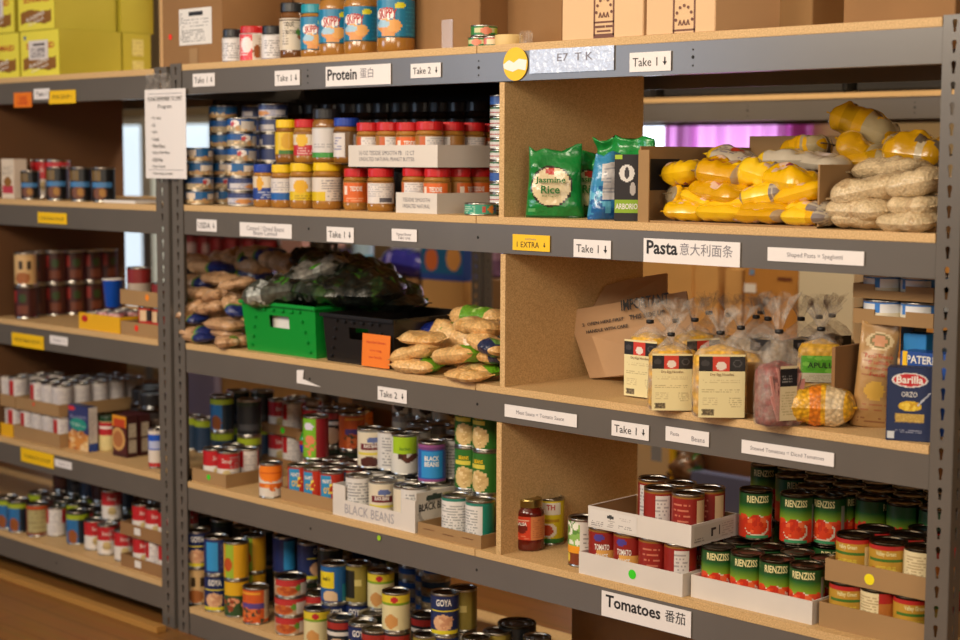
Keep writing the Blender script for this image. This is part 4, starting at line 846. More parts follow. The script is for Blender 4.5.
# crates
def crate(x0, x1, y0, y1, h, m, flare, hole, boss=True):
    cx, cy, a, b = (x0 + x1) / 2, (y0 + y1) / 2, (x1 - x0) / 2, (y1 - y0) / 2; t = .003
    vs, fs = [], []
    def quadgrid(P):                           # P(u, v) -> point ; with an opening in the middle
        u_ = [0, .36, .64, 1]; v_ = [0, .52, .76, 1]; base_ = len(vs)
        for v in v_:
            for u in u_: vs.append(P(u, v))
        for j in range(3):
            for i in range(3):
                if i == 1 and j == 1 and hole: continue
                k = base_ + j * 4 + i; fs.append((k, k + 1, k + 5, k + 4))
    e = lambda v: 1 + (flare - 1) * v
    for s in (-1, 1):
        quadgrid(lambda u, v: ((-a + 2 * a * u) * e(v), s * b * e(v), v * h)); quadgrid(lambda u, v: (s * a * e(v), (-b + 2 * b * u) * e(v), v * h))
    k = len(vs); vs.extend([(-a, -b, 0), (a, -b, 0), (a, b, 0), (-a, b, 0)]); fs.append((k, k + 1, k + 2, k + 3))
    o = mesh('crate', vs, fs, m, loc=(cx, cy, z3)); md = o.modifiers.new('s', 'SOLIDIFY'); md.thickness = t; md.offset = -1
    bm = bmesh.new(); A, B = a * flare, b * flare
    for s in (-1, 1): bx(bm, -A - .008, A + .008, s * (B + .003) - .006, s * (B + .003) + .006, h - .008, h + .002, .002); bx(bm, s * (A + .003) - .006, s * (A + .003) + .006, -B, B, h - .008, h + .002, .002)
    bm_obj('rim', bm, m, o)
    if boss:
        for s in (-1, 1):
            for v in (.12, .3, .5, .7, .88):
                u = s * (.30 + .14 * (1 - v)); bm = bmesh.new(); bx(bm, u * 2 * a - .006, u * 2 * a + .006, -b * e(v) - .007, -b * e(v), h * v - .004, h * v + .004, .002); bm_obj('boss', bm, m, o)
        for u in (-.2, -.07, .07, .2):
            bm = bmesh.new(); bx(bm, u * 2 * a - .008, u * 2 * a + .008, -b * e(.86) - .007, -b * e(.86), h * .84, h * .90, .002); bm_obj('boss', bm, m, o)
    return o
GP = mat('green plastic', '0c8c30', .35); BP = mat('black plastic', '1c1918', .32)
xg0, xg1 = ax(248, .03, z3), ax(316, .03, z3)
o = crate(xg0, xg1, .032, .42, .143, GP, 1.07, True); tag(o, 'bright green plastic crate filled with bagged produce', 'crate')
xk0, xk1 = ax(328, .03, z3), ax(394, .03, z3)
o = crate(xk0, xk1, .03, ayd(474, xk1, z3), .130, BP, 1.06, True); tag(o, 'black plastic crate with an orange note stuck on its front', 'crate')
a = vY(375, 351, .012); n_ = box('paper_note', -.054, .054, -.001, 0, -.043, .043, ORG, loc=(a.x, .016, a.z)); n_.rotation_euler = (-.05, 0, 0); n_['label'] = ''; tag(n_, 'orange paper note stuck on the front of the black crate', 'note')
words_flat('Assorted Greens', .075, .007, 0, .022, -.0016, RED, n_); words_flat('one bag', .045, .007, 0, .0, -.0016, RED, n_); words_flat('per family', .05, .007, 0, -.018, -.0016, RED, n_)
o = box('paper_sheet', -.05, .05, 0, .002, 0, .07, PAPER, loc=((xg0 + xg1) / 2 - .005, .045, z3 + .035)); tag(o, 'white paper seen through the handle of the green crate', 'paper')
PROD = colmat('dark produce bag film', .3, .5, vor=55, vary=.5)
def prod_art(i):
    A = Art(30, 18, ['1c2418', '20301c', '181c18'][i % 3]).blobs(0, 0, 1, 1, ['0c100c', '2c4420', '1c2c18', '141814'], 40, .08, i)
    R = random.Random(i + 5)
    for q in range(14): x, y = R.random() * .9, R.random() * .9; A.rect(x, y, x + R.uniform(.04, .14), y + .06, R.choice(['2c5c1c', '50504c', '3c7824', '3c443c', '0c0c0c']))
    return A
P1 = [(288, 292, .08, .26, .18, .07, .3, -.15), (300, 281, .10, .24, .09, .03, .3, -.5), (312, 276, .14, .26, .16, .07, .3, -.35), (333, 289, .12, .28, .20, .07, .1, .05), (330, 268, .22, .20, .15, .07, .5, .2), (362, 290, .14, .24, .2, .08, 0, 0), (353, 277, .22, .30, .18, .08, .2, .1), (385, 290, .27, .20, .16, .07, .1, .1), (380, 302, .2, .26, .2, .05, 0, 0), (346, 268, .32, .24, .18, .08, 0, .1), (362, 274, .38, .2, .16, .07, 0, .0), (318, 262, .42, .2, .16, .07, 0, .2), (285, 300, .22, .2, .16, .12, 0, 0)]
PL = ['clear and dark produce bag over the green crate front', 'bright green leek like stalk bag arching over the green crate', 'grey silvery produce bag curving above the crates', 'dark produce bag spilling between the two crates', 'crumpled dark bag at the peak over the crates', 'dark green produce bag low over the black crate', 'dark produce bag in the middle of the pile', 'dark green produce bag farthest along the black crate', 'dark produce bag lying down inside the black crate', 'black produce bag at the back of the pile', 'dim produce bag at the back over the black crate', 'dim crumpled bag at the back over the green crate', 'dark produce bag deep inside the green crate']
def pr2(i):
    if i == 1: return Art(30, 20, '3c7c18').blobs(0, 0, 1, 1, ['5ca028', '2c5c14'], 20, .1, 2)
    if i == 2: return Art(30, 20, '6c6860').blobs(0, 0, 1, 1, ['8c8c84', '44443c', '242820'], 24, .1, 2)
    if i == 0: return Art(30, 20, '4c5048').blobs(0, 0, 1, 1, ['b0b4b0', '2c3028', '3c7c24', '181c18'], 28, .1, 2)
    return prod_art(i)
LUMP = .24
heap(P1, pr2, z3 + .05, 'bag', 'dark produce bags', PL, PROD, 'produce_bag')
LUMP = .13

def slab(name, pts, t, m, label=None, cat=None, parent=None, flipn=1):
    P = [vY(*p) for p in pts]; n = (P[1] - P[0]).cross(P[-1] - P[0]).normalized() * t * flipn; c = P[0].copy(); N = len(P)
    vs = [p - c for p in P] + [p - c + n for p in P]
    o = mesh(name, vs, [tuple(range(N)), tuple(range(2 * N - 1, N - 1, -1))] + [(i, (i + 1) % N, (i + 1) % N + N, i + N) for i in range(N)], m, loc=tuple(c), parent=parent)
    bm = bmesh.new(); bm.from_mesh(o.data); bmesh.ops.recalc_face_normals(bm, faces=bm.faces); bm.to_mesh(o.data); bm.free()
    return tag(o, label, cat) if label else o
CARDG = mat('greyish cardboard', 'b48e68', .85, bump=.08, bscale=40, vary=.05, vscale=5)
slab('flattened_carton', [(586, 318, .31), (605, 286, .35), (628, 279, .37), (667, 273, .38), (667, 320, .36)], .005, CARDG, 'flattened brown carton leaning behind the one printed IMPORTANT'.replace('IMPORTANT', 'in capitals'), 'cardboard')
o2 = slab('flattened_carton', [(566, 311, .26), (686, 291, .32), (700, 372, .30), (590, 378, .25)], .005, CARDG, 'flattened brown carton with large black capitals leaning against the divider', 'cardboard')
slab('flattened_carton', [(592, 336, .21), (690, 316, .26), (700, 366, .26), (606, 377, .20)], .005, CARDG, 'lowest flattened brown carton, standing in front of the one with capitals', 'cardboard')
def slab_words(s, c, ex, ey, w_, h_, m, parent, bold=True):
    q, fs = text_pts(s, w_, h_, bold); n = ex.cross(ey).normalized(); O = parent.location
    if n.dot(CAM - c) < 0: n = -n
    mesh('lettering', [tuple(c + ex * a + ey * b + n * .006 - O) for a, b in q], fs, m, parent=parent)
A_, B_, D_ = vY(566, 311, .26), vY(686, 291, .32), vY(590, 378, .25)
ex = (B_ - A_).normalized(); ey = (A_ - D_); ey = (ey - ex * ey.dot(ex)).normalized()
slab_words('IMPORTANT', vY(646, 302, .295), ex, ey, .135, .028, INK, o2); slab_words('THIS SIDE UP', vY(648, 315, .295), ex, ey, .10, .012, INK, o2); slab_words('2  OPEN HERE FIRST', vY(604, 322, .275), ex, ey, .12, .008, INK, o2); slab_words('HANDLE WITH CARE', vY(608, 329, .275), ex, ey, .12, .008, INK, o2)

# clear tied pasta bags
def tied_bag(w_, d_, h_, fill, fillh, art, flare=.045, lw=None, seed=1, m=None, lz=(.02, .77), words=()):
    n = 36; off = Vector((seed * 3.7, seed, 0))
    def ring(z, a, b, nz, e=.55, ruff=0):
        r = []
        for i in range(n):
            t = 2 * PI * i / n; c, s = math.cos(t), math.sin(t); x = a * math.copysign(abs(c) ** e, c); y = b * math.copysign(abs(s) ** e, s)
            k = 1 + (noise.noise(Vector((x * 40, y * 40, z * 30)) + off)) * nz + ruff * math.sin(7 * t + seed)
            r.append((x * k, y * k, z + ruff * .02 * math.sin(5 * t + seed)))
        return r
    A_, B_ = w_ / 2, d_ / 2
    R = [ring(0, A_ * .92, B_ * .9, 0), ring(.006, A_, B_, .02), ring(h_ * .3, A_ * 1.02, B_ * 1.05, .05), ring(h_ * .6, A_, B_, .07), ring(h_ * .76, A_ * .92, B_ * .9, .12), ring(h_ * .86, A_ * .62, B_ * .6, .25, .8), ring(h_ * .94, A_ * .28, B_ * .3, .3, 1), ring(h_, .006, .006, 0, 1), ring(h_ + flare * .4, .014, .012, .2, 1, .25), ring(h_ + flare, .034, .022, .2, 1, .45)]
    vs = sum(R, []); fs = []
    for k in range(len(R) - 1):
        for i in range(n): fs.append((k * n + i, k * n + (i + 1) % n, (k + 1) * n + (i + 1) % n, (k + 1) * n + i))
    o = mesh('pasta_bag', vs, fs, FILM, True)
    H = fillh; P = []
    for q in range(13):
        t = q / 12; z = .003 + t * (H - .003); s = (1 if t < .8 else math.sqrt(max(0, 1 - ((t - .8) / .2) ** 2)) * .9 + .1) * (.9 if q == 0 else .965)
        P.append(ring(z, A_ * s, B_ * s, .05))
    vs = sum(P, []); fs = [tuple(range(n - 1, -1, -1)), tuple(range(12 * n, 13 * n))]
    for k in range(12):
        for i in range(n): fs.append((k * n + i, k * n + (i + 1) % n, (k + 1) * n + (i + 1) % n, (k + 1) * n + i))
    mesh('pasta', vs, fs, fill, True, parent=o)
    lathe('twist_tie', [(.0075, h_ - .004), (.009, h_ - .002), (.009, h_ + .003), (.0075, h_ + .005)], mat('black tie', '121012', .5), o, 14)
    if art:
        lw = lw or w_ * .92; nn = art.w; mm = art.h; vs, fs, cs = [], [], []
        for j in range(mm + 1):
            for i in range(nn + 1):
                x = -lw / 2 + lw * i / nn; z = h_ * (lz[0] + (lz[1] - lz[0]) * j / mm); vs.append((x, -B_ * 1.08 - .0015 + .10 * x * x / w_ , z))
        for j in range(mm):
            for i in range(nn): k = j * (nn + 1) + i; fs.append((k, k + 1, k + nn + 2, k + nn + 1)); cs.append(art.a[j, i])
        l = mesh('label', vs, fs, LAB, True, cs, o)
        for t in words: words_flat(t[0], t[1], t[2], t[3], t[4] * h_, -B_ * 1.08 - .0028, t[5], l)
    return o
def pastam(name, c, s=70, vary=.35):
    m = colmat(name, .5, .1, vor=s, vary=vary); nt = m.node_tree; a = [n for n in nt.nodes if n.type == 'ATTRIBUTE'][0]; r = nt.nodes.new('ShaderNodeRGB'); r.outputs[0].default_value = (*S(c), 1)
    for l in list(a.outputs[0].links): nt.links.new(r.outputs[0], l.to_socket)
    return m
PY = pastam('yellow pasta', 'e0ac38'); PP = pastam('pink pasta', '8c4844', 90); PG = pastam('grey pasta', '8c7450', 60)
def sort_art(): return Art(44, 60, 'e6d8a4').rect(0, .74, 1, .96, '1c1818').rect(.30, .73, .66, .97, 'cc3a28').ell(.48, .82, .11, .07, 'e8d8cc').ell(.14, .86, .09, .05, '3c3838').ell(.83, .86, .10, .065, '4c4848').ell(.83, .86, .07, .045, '1c1818').lines(.1, .56, .9, .62, 'c4b080', 2).lines(.08, .40, .92, .48, 'a89468', 3).lines(.1, .20, .42, .33, 'c0ac80', 4).rect(.08, .04, .34, .14, '8c7c5c').lines(.08, .04, .34, .14, '2c2418', 5, 1).lines(.66, .18, .95, .34, 'a89468', 6)
kind('pasta_std', tied_bag(.105, .068, .175, PY, .152, sort_art(), lw=.092, words=[('Dry Egg Noodles', .05, .007, 0, .53, BROWN)]))
kind('pasta_std2', tied_bag(.118, .072, .180, PY, .156, sort_art(), lw=.098, seed=4, words=[('Dry Egg Noodles', .05, .007, 0, .53, BROWN)]))
kind('pasta_back', tied_bag(.100, .068, .175, PY, .125, None, seed=7))
kind('pasta_grey', tied_bag(.110, .075, .182, PG, .140, Art(20, 10, '1c1818').rect(.2, .3, .5, .7, '6c6460'), seed=9, lz=(.62, .76), lw=.05))
def tied(key, px, py, label, turn=0, sz=1.0, flat=.036):
    x, y = base(px, py, z3, flat); put(key, x, y, z3, label, 'bag', 'clear tied pasta bags', turn=turn, sz=sz)
tied('pasta_std', 649, 399, 'clear tied pasta bag turned aside, nearest the leaning cardboard', turn=-.62)
tied('pasta_std', 670, 412, 'clear tied pasta bag with its cream label square on, second from the cardboard', turn=.1, sz=.95)
tied('pasta_std2', 719, 419, 'broadest cream labelled pasta bag, between another and the pink one', turn=.12)
zt_ = z3 + .175
for i, (px, py, k, t) in enumerate(((676, 321, 'pasta_back', .2), (695, 320, 'pasta_std', .6), (709, 313, 'pasta_back', 1), (729, 315, 'pasta_back', .4), (741, 328, 'pasta_back', 0.1), (756, 320, 'pasta_grey', .3), (761, 309, 'pasta_back', .9), (768, 322, 'pasta_grey', -.4), (801, 322, 'pasta_grey', .2), (819, 320, 'pasta_grey', -.5), (832, 316, 'pasta_grey', .7))):
    x, y = on(px, py, zt_); y = max(.12, min(y, .5))
    put(k, ax(px, y, zt_), y, z3, 'clear tied bag in the crowd behind the labelled front bags, ' + ORD[min(i, 9)] + ' from the cardboard' if i < 10 else 'clear tied bag in the crowd, nearest the brown paper pasta bag', 'bag', 'clear tied pasta bags', turn=t)
# pink bag: strands inside a film, long pale plume
o = tied_bag(.092, .075, .195, PP, .135, Art(20, 40, 'd8c8a0').rect(0, .62, 1, .95, '1c1a1c').lines(.1, .7, .7, .85, 'a8a4a0', 3).lines(.1, .1, .9, .55, 'a8966c', 2), seed=3, flare=.075, lw=.040, lz=(.08, .66))
x, y = base(777, 428, z3, .04); o.location = (x, y, z3); o.rotation_euler = (0, 0, facing(x, y) + .55); o.name = 'pasta_bag'; tag(o, 'clear tied bag of pink pasta strips with a long pale plume', 'bag')
for k in range(26):
    R = random.Random(k); a0 = R.uniform(-.036, .036); z0 = R.uniform(.01, .05); bm_ = []; 
    p0 = Vector((a0, -.0365 - .0012 * R.random(), z0)); p1 = Vector((max(-.04, min(.04, a0 + R.uniform(-.025, .025))), -.0365, z0 + R.uniform(.05, .08))); s = .0028
    v = [(p0.x - s, p0.y, p0.z), (p0.x + s, p0.y, p0.z), (p1.x + s, p1.y, p1.z), (p1.x - s, p1.y, p1.z), (p0.x - s, p0.y + .004, p0.z), (p0.x + s, p0.y + .004, p0.z), (p1.x + s, p1.y + .004, p1.z), (p1.x - s, p1.y + .004, p1.z)]
    mesh('pasta_strip', v, [(0, 1, 2, 3), (0, 4, 5, 1), (1, 5, 6, 2), (2, 6, 7, 3), (3, 7, 4, 0)], mat('pale pink pasta', 'cc8c84', .5), parent=o)
# green banded bag above the penne bag
o = tied_bag(.100, .06, .170, PY, .150, Art(40, 40, '58a82c').rect(0, 0, 1, .35, 'c8c0a8').lines(.1, .05, .9, .3, '9c9070', 2).blobs(0, .4, 1, 1, ['4c9c24', '7cc048'], 14, .08, 3), seed=11, lz=(.34, .68), lw=.09, words=[('APULIA', .06, .012, 0, .56, INK)])
x, y = base(819, 414, z3, .03); o.location = (x, max(.12, y), z3 + .012); o.rotation_euler = (0, 0, facing(x, y) + .1); tag(o, 'clear pasta bag with a bright green band behind the penne bag', 'bag'); o.name = 'pasta_bag'
o = pillow('penne_bag', .155, .09, .085, Art(30, 20, 'e4ac24').rect(.36, 0, .52, .6, 'e08020').rect(.6, 0, .85, .5, 'd8c098').blobs(0, 0, .3, 1, ['f0c040', 'c88c18'], 20, .06, 2).blobs(.85, 0, 1, 1, ['f0c040', 'c88c18'], 10, .06, 2), colmat('film over penne', .35, .3, vor=105, vary=.4), 8, lump=.006)
x, y = base(806, 430, z3, .045); o.location = (x + .01, max(y, .052), z3); o.rotation_euler = (0, 0, facing(x, y) + .0); tag(o, 'clear bag of penne with an orange label lying on the board', 'bag')
Xq = ax(843, .05, z3) + .0
o = box('upright_cardboard', -.004, .004, -.055, .055, 0, .165, CARDD, loc=(ax(846, .12, z3), .12, z3)); tag(o, 'upright brown card strip between the green banded bag and the paper pasta bag', 'cardboard')
o = carton('kraft_carton', -.0, .05, -.03, .03, 0, .105, mat('kraft carton', 'a87c40', .8), 'narrow kraft carton between the broadest pasta bag and the pink bag'); x, y = on(741, 414, z3); o.location = (x, y + .05, z3); o.rotation_euler = (0, 0, .5)
# brown paper pasta bag
o = pouch('paper_pasta_bag', .088, .215, .060, Art(30, 60, 'b48c58').ell(.5, .83, .32, .085, 'd8c094').ell(.5, .83, .25, .065, '8c7c4c').ell(.5, .83, .16, .05, 'd0946c').lines(.15, .50, .85, .72, '94502c', 3, 4).ell(.48, .36, .24, .09, 'd8ac4c').lines(.2, .18, .8, .26, 'a85c3c', 4, 3).lines(.15, .05, .85, .12, '7c3c28', 5, 2), colmat('brown waxed paper', .4, .25, bump=.25), 3, 30, 60, topw=.86, wr=.004)
x, y = base(871, 428, z3, .03); o.location = (x, y, z3); o.rotation_euler = (0, .07, facing(x, y) + .05); tag(o, 'tall brown paper pasta bag with an oval crest, beside the blue pasta carton', 'bag')
for t, zz, w_ in (('Pasta Fresca', .150, .055), ('di semola', .137, .042), ('di grano duro', .124, .052), ('Fusilli', .112, .03)): words_flat(t, w_, .008, 0, zz, -.0355, RED, o)
# blue pasta cartons by the end post
NAVY = mat('navy carton', '16264e', .45)
A = Art(44, 80, '182850').ell(.5, .84, .40, .10, 'e0dcd8').ell(.5, .84, .36, .085, 'c02028').ell(.52, .48, .26, .07, 'd8b028').blobs(.34, .44, .7, .52, ['e8c848', 'c89818'], 20, .025, 2).rect(.2, .26, .85, .38, 'c8a858').lines(.2, .26, .85, .38, 'a88434', 3, 1).lines(.2, .12, .8, .17, 'a8acc0', 5).rect(.02, .02, .18, .13, 'c8ccd0')
for i in range(14): A.ell(.70 + i * .02, .50 + i * .013, .02, .012, 'b8bcc8')
def blue(px0, px1, py, h, label, art, Yd=.05, z=z3, m=NAVY, turn=0):
    x, y = on(px0, py, z); w_ = (px1 - px0) / 505.
    o = carton('pasta_carton', 0, w_, 0, Yd, 0, h, m, label, 'carton', front=art, group=None); 
    yy = max(.012, y); o.location = (ax((px0 + px1) / 2, yy + Yd / 2, z), yy + Yd / 2, z); o.rotation_euler = (0, 0, facing(*o.location[:2]) * .5 + turn); return o, w_
o, w_ = blue(887, 931, 440, .145, 'navy carton of orzo pasta with a red oval logo, front one by the post', A, .045, turn=.18)
words_flat('Barilla', w_ * .58, .015, 0, .122, -.0236, WHITE, o, True); words_flat('ORZO', w_ * .34, .010, .0, .093, -.0236, WHITE, o)
o = carton('pasta_carton', ax(898, .11, z3), ax(945, .11, z3), .11, .16, z3, z3 + .165, mat('blue carton', '1c4c9c', .4), 'blue carton with large white letters behind the navy orzo carton'); words_flat('PATERNI', .075, .016, .0, .150, -.0256, WHITE, o, True); box('printed_front', -.047, -.036, -.0256, -.0252, .12, .165, YEL, o)
o = carton('pasta_carton', ax(902, .17, z3), ax(925, .17, z3), .165, .215, z3, z3 + .195, mat('sky blue carton', '2c88c8', .4), 'sky blue and white carton standing behind the blue lettered one', front=Art(20, 40, '2080c4').rect(0, .0, 1, .75, '3c98d0').rect(0, .72, 1, .78, 'e0e4e8').ell(.6, .6, .4, .06, 'd8e4e8'))
for i, (pa, pb, Ya) in enumerate(((893, 906, .20), (926, 950, .17))): carton('pasta_carton', ax(pa, Ya, z3), ax(pb, Ya, z3), Ya + .02, Ya + .075, z3, z3 + (.212, .2)[i], mat('dark blue carton', '10202c', .4), ('dark teal carton at the back supporting the tuna trays', 'dark blue carton against the end post supporting the tuna trays')[i])
A = Art(48, 12, '3c80d0').rect(0, 0, 1, .45, 'e8dcc0').rect(.40, .45, .60, .95, 'f0f0f0').rect(.2, .45, .35, .9, 'e0e0e0').rect(.7, .5, .8, .9, 'c8d0e0').rect(0, .0, 1, .12, '2c3c7c'); kind('tuna_bright', can(A, .0425, .0445))
zq = z3 + .2135
for k, (zz, lab) in enumerate(((zq, 'lower'), (zq + .052, 'upper'))):
    xa, xb = ax(853, .12, zz), ax(933, .12, zz); tr = tray(xa, xb, .12, .36, zz, .018, CARD, f'{lab} brown tray of blue topped tuna tins by the end post', hb=.03)
    tw = (xb - xa); 
    for s, (ua, ub) in enumerate(((0, .27), (.66, 1))): box('raised_wall', -tw / 2 + ua * tw, -tw / 2 + ub * tw, -.1201, -.117, .018, .030, CARD, tr)
    box('raised_wall', tw / 2 - .003, tw / 2, -.118, .118, .018, .030, CARD, tr); box('raised_wall', -tw / 2, -tw / 2 + .003, -.118, .118, .018, .030, CARD, tr)
    grid('tuna_bright', [xa + .046 + .0855 * i for i in range(3) if xa + .046 + .0855 * i < xb - .03], [.166, .252], zz + .004, 'blue tuna tin', f'in the {lab} brown tray', 'tin', 'tuna tins in brown trays', turns=(.4, -.1, 1.2), name='tuna_tin')
# ================================================================== cans for the lower shelves
def two(bg, top, split=.5): return Art(48, 20, bg).rect(0, split, 1, 1, top)
def soup(i): return two('dcd4cc', 'b41c24', .48 if i == 0 else .55).ell(.5, .3, .06, .16, 'c8b078' if i == 0 else 'e8e0d8').lines(.56, .05, .72, .9, '9c9498', i) 
kind('soup_red', can(soup(0), .034, .100, [('Soup', .030, .016, .5, .72, WHITE), ('chicken noodle', .032, .006, .5, .28, INK)]))
kind('soup_back', can(Art(48, 20, 'd8d2ce').rect(.28, .45, .38, 1, 'b41c24').rect(.60, .45, .8, 1, 'b41c24').lines(.38, .1, .6, .85, '9c98a0', 3), .034, .100))
kind('soup_white', can(Art(48, 20, 'cfc8c4').rect(.30, .3, .40, .95, 'a82020').lines(.45, .1, .70, .9, '84788c', 2), .034, .100))
kind('soup_plain', can(Art(48, 20, 'c8c2be').lines(.30, .1, .70, .9, '9c94a0', 8), .034, .100))
kind('tomato_sauce', can(Art(60, 24, '8c1e16').rect(.40, .10, .62, .55, 'd8a050').ell(.42, .84, .06, .08, '4c3c8c').rect(0, .0, 1, .06, '5c7c48').rect(.0, .95, 1, 1, '8c5c20'), .0370, .110, [('TOMATO', .036, .014, .455, .60, WHITE, True), ('SAUCE', .030, .014, .455, .40, WHITE, True)]))
kind('tomato_back', can(Art(60, 24, '8c1e16').rect(.30, .05, .44, .93, 'd4ccc8').lines(.31, .08, .43, .9, '7c7478', 2).lines(.50, .2, .68, .85, 'd88468', 4, 3).rect(.0, .95, 1, 1, '8c5c20'), .0370, .110))
kind('tomato_side', can(Art(60, 24, '8c1e16').lines(.34, .2, .52, .85, 'd88468', 4, 3).rect(.58, .1, .70, .9, 'd8b890').rect(.0, .95, 1, 1, '8c5c20'), .0370, .110))
kind('tomato_panel', can(Art(60, 24, '8c1e16').rect(.48, .05, .64, .93, 'd4ccc8').lines(.49, .08, .63, .9, '7c7478', 2).rect(.0, .95, 1, 1, '8c5c20'), .0370, .110))
A = Art(64, 32, '1c4c20').grad(0, .45, 1, .78, '8cac24', '1c5c20').rect(0, 0, 1, .46, 'c83018').ell(.47, .28, .13, .24, 'd8c8b0').ell(.46, .29, .115, .21, 'd43c14').blobs(.38, .15, .56, .5, ['e05020', 'c02c10', 'e86838'], 12, .05, 2).rect(.36, 0, .6, .07, '3c8c5c').blobs(0, .3, 1, .5, ['c83018', 'd84420'], 20, .06, 5).rect(.66, .1, .71, .85, '8c8c84')
kind('tomato_green', can(A, .0375, .112, [('RIENZISS', .052, .016, .475, .84, CREAM, True)], lidm=TIND))
A = Art(56, 28, 'b88c2c').rect(0, .88, 1, 1, 'b02420').rect(.3, .60, .70, .68, '3c6c24').rect(.62, .0, .9, .82, 'e0d0a0').blobs(.28, .05, .62, .4, ['8c4c1c', 'd8b040', 'a86420', 'e8c860'], 22, .06, 3).rect(.9, 0, 1, .6, 'b86020')
kind('veg_yellow', can(A, .0390, .094, [('Valley Green', .042, .012, .47, .76, CREAM, True), ('VEGETABLES', .042, .010, .47, .45, mat('lime ink', 'd8c040', .5), True)], lidm=TIND))
A = Art(56, 28, 'e0d0a4').rect(.5, 0, .8, .75, 'b87030').rect(.5, .75, .8, 1, 'b02420').lines(.3, .1, .5, .9, '9c8058', 3)
kind('veg_back', can(A, .0390, .094, lidm=TIND))
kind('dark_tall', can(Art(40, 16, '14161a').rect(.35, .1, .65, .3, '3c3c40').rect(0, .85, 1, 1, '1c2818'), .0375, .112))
kind('bean_blue', can(Art(48, 24, '182430').rect(0, .80, 1, .95, '98a820').rect(.28, .0, .50, .78, '2468a0').ell(.41, .22, .08, .24, '8c4c20'), .0375, .112))
kind('bean_band', can(Art(48, 24, '182430').rect(0, .80, 1, .98, '98a820').rect(.28, .0, .62, .78, '243c58'), .0375, .112))
kind('can_green_red', can(Art(48, 28, '8c1820').rect(.28, 0, .50, 1, '78b424').ell(.40, .8, .07, .1, 'd8d0e0').ell(.42, .45, .07, .12, 'e08458').blobs(.3, .05, .5, .3, ['e08458', 'd8b040'], 6, .05, 2), .0375, .125))
kind('can_orange', can(Art(48, 28, 'd8cfc4').ell(.5, .78, .22, .30, 'e87c1c').rect(.3, .30, .7, .44, 'd86c1c').blobs(.3, .2, .7, .35, ['e88c3c', 'c85c18'], 8, .05, 2).ell(.5, .78, .22, .02, 'c85010'), .034, .100))
kind('can_os', can(Art(48, 28, 'b4301c').rect(.30, .1, .46, .95, '2c88b8').ell(.46, .55, .03, .16, 'e8d050').ell(.46, .55, .018, .1, 'b4301c').blobs(.3, .0, .55, .2, ['e8a030', 'd86020'], 8, .06, 2), .034, .100, [('SPAGHETTI', .028, .010, .40, .75, WHITE, True), ("O'S", .020, .018, .40, .5, YEL, True)]))
kind('can_white', can(Art(48, 24, 'd4d0cc').lines(.3, .1, .7, .92, '5c6068', 3), .0375, .110))
kind('can_blackbean', can(Art(56, 28, 'd8ccb4').rect(.36, .48, .62, .66, '6c2028').ell(.52, .74, .08, .08, '5c6ca0').rect(.3, .32, .7, .38, 'd8c848').ell(.47, .12, .12, .16, '4c2018').rect(0, .95, 1, 1, '8c8c84'), .0375, .110, [('BLACK BEANS', .040, .010, .49, .57, WHITE, True)]))
kind('can_lime', can(Art(48, 28, 'd8d4cc').rect(.34, .55, .66, 1, 'a0c41c').blobs(.34, .3, .66, .5, ['3c2018', '5c3020'], 14, .06, 2), .0375, .110, [('Black Beans', .030, .008, .5, .66, GREEN)]))
kind('can_bluebean', can(Art(56, 28, '2858a8').rect(.36, .12, .62, .82, '2c8ccc').rect(.0, .92, 1, 1, '8c4c84').rect(0, 0, 1, .06, '8c4c84').lines(.66, .05, .8, .9, '6c5490', 3).rect(.0, .86, 1, .92, '6c3c78'), .0375, .110, [('BLACK', .040, .013, .49, .62, WHITE, True), ('BEANS', .040, .013, .49, .48, WHITE, True)]))
kind('can_teal', can(Art(56, 28, 'dcd8d4').rect(0, .93, 1, 1, '2c7c6c').lines(.30, .1, .62, .88, '6c7474', 2).rect(.66, 0, .98, 1, '14806c'), .0375, .110))
kind('can_greenbean', can(Art(48, 28, '2c6c24').ell(.42, .28, .12, .28, 'd8b87c').blobs(.32, .05, .52, .5, ['e8cc98', 'c8a468'], 12, .05, 2).rect(.3, .6, .5, .7, 'd8c848').rect(.6, 0, .8, 1, '3c7c2c'), .0375, .112, [('BEANS', .028, .010, .42, .76, YEL, True)]))
kind('can_cream', can(Art(48, 28, 'd8cfb4').ell(.42, .35, .1, .3, '3c2c20').rect(.55, 0, .7, 1, '8c8070').rect(0, .85, 1, 1, '9c9488'), .0375, .112))
kind('can_yelred', can(Art(48, 28, 'e0b81c').rect(0, .0, 1, .4, 'a82020').rect(0, .0, 1, .08, 'd8a870'), .0375, .110, [('CON', .03, .012, .45, .2, WHITE, True)]))
kind('can_goya', can(Art(56, 30, '182858').rect(.3, .60, .7, .64, 'd8c828').ell(.46, .30, .12, .22, 'd8a880').blobs(.36, .12, .56, .45, ['e0b890', 'c8906c'], 14, .05, 2).rect(.28, .0, .66, .10, 'd8c828').rect(.70, 0, .8, 1, '2c3c7c'), .0375, .112, [('GOYA', .042, .018, .47, .80, WHITE, True)]))
kind('can_goya_blue', can(Art(56, 30, '1c2c64').rect(.36, .05, .52, .95, '2c8cc8').lines(.56, .1, .70, .9, '7c7ca0', 2), .0375, .112))
kind('can_tan', can(Art(48, 28, 'c8a470').ell(.45, .2, .12, .2, '9c5c2c').rect(.40, .5, .46, .8, '3c2c1c').rect(.52, .5, .58, .8, '3c2c1c'), .0375, .112))
kind('can_yellow', can(Art(56, 30, 'd8a018').rect(.34, 0, .46, 1, '94b030').ell(.38, .4, .07, .2, 'b84c18'), .0375, .112))
kind('can_yellowtop', can(Art(56, 30, '2c4c28').rect(.3, .6, .7, 1, 'd8a818').blobs(.3, .15, .7, .5, ['b8683c', 'd8946c', '8c3c20'], 20, .06, 2), .0375, .112))
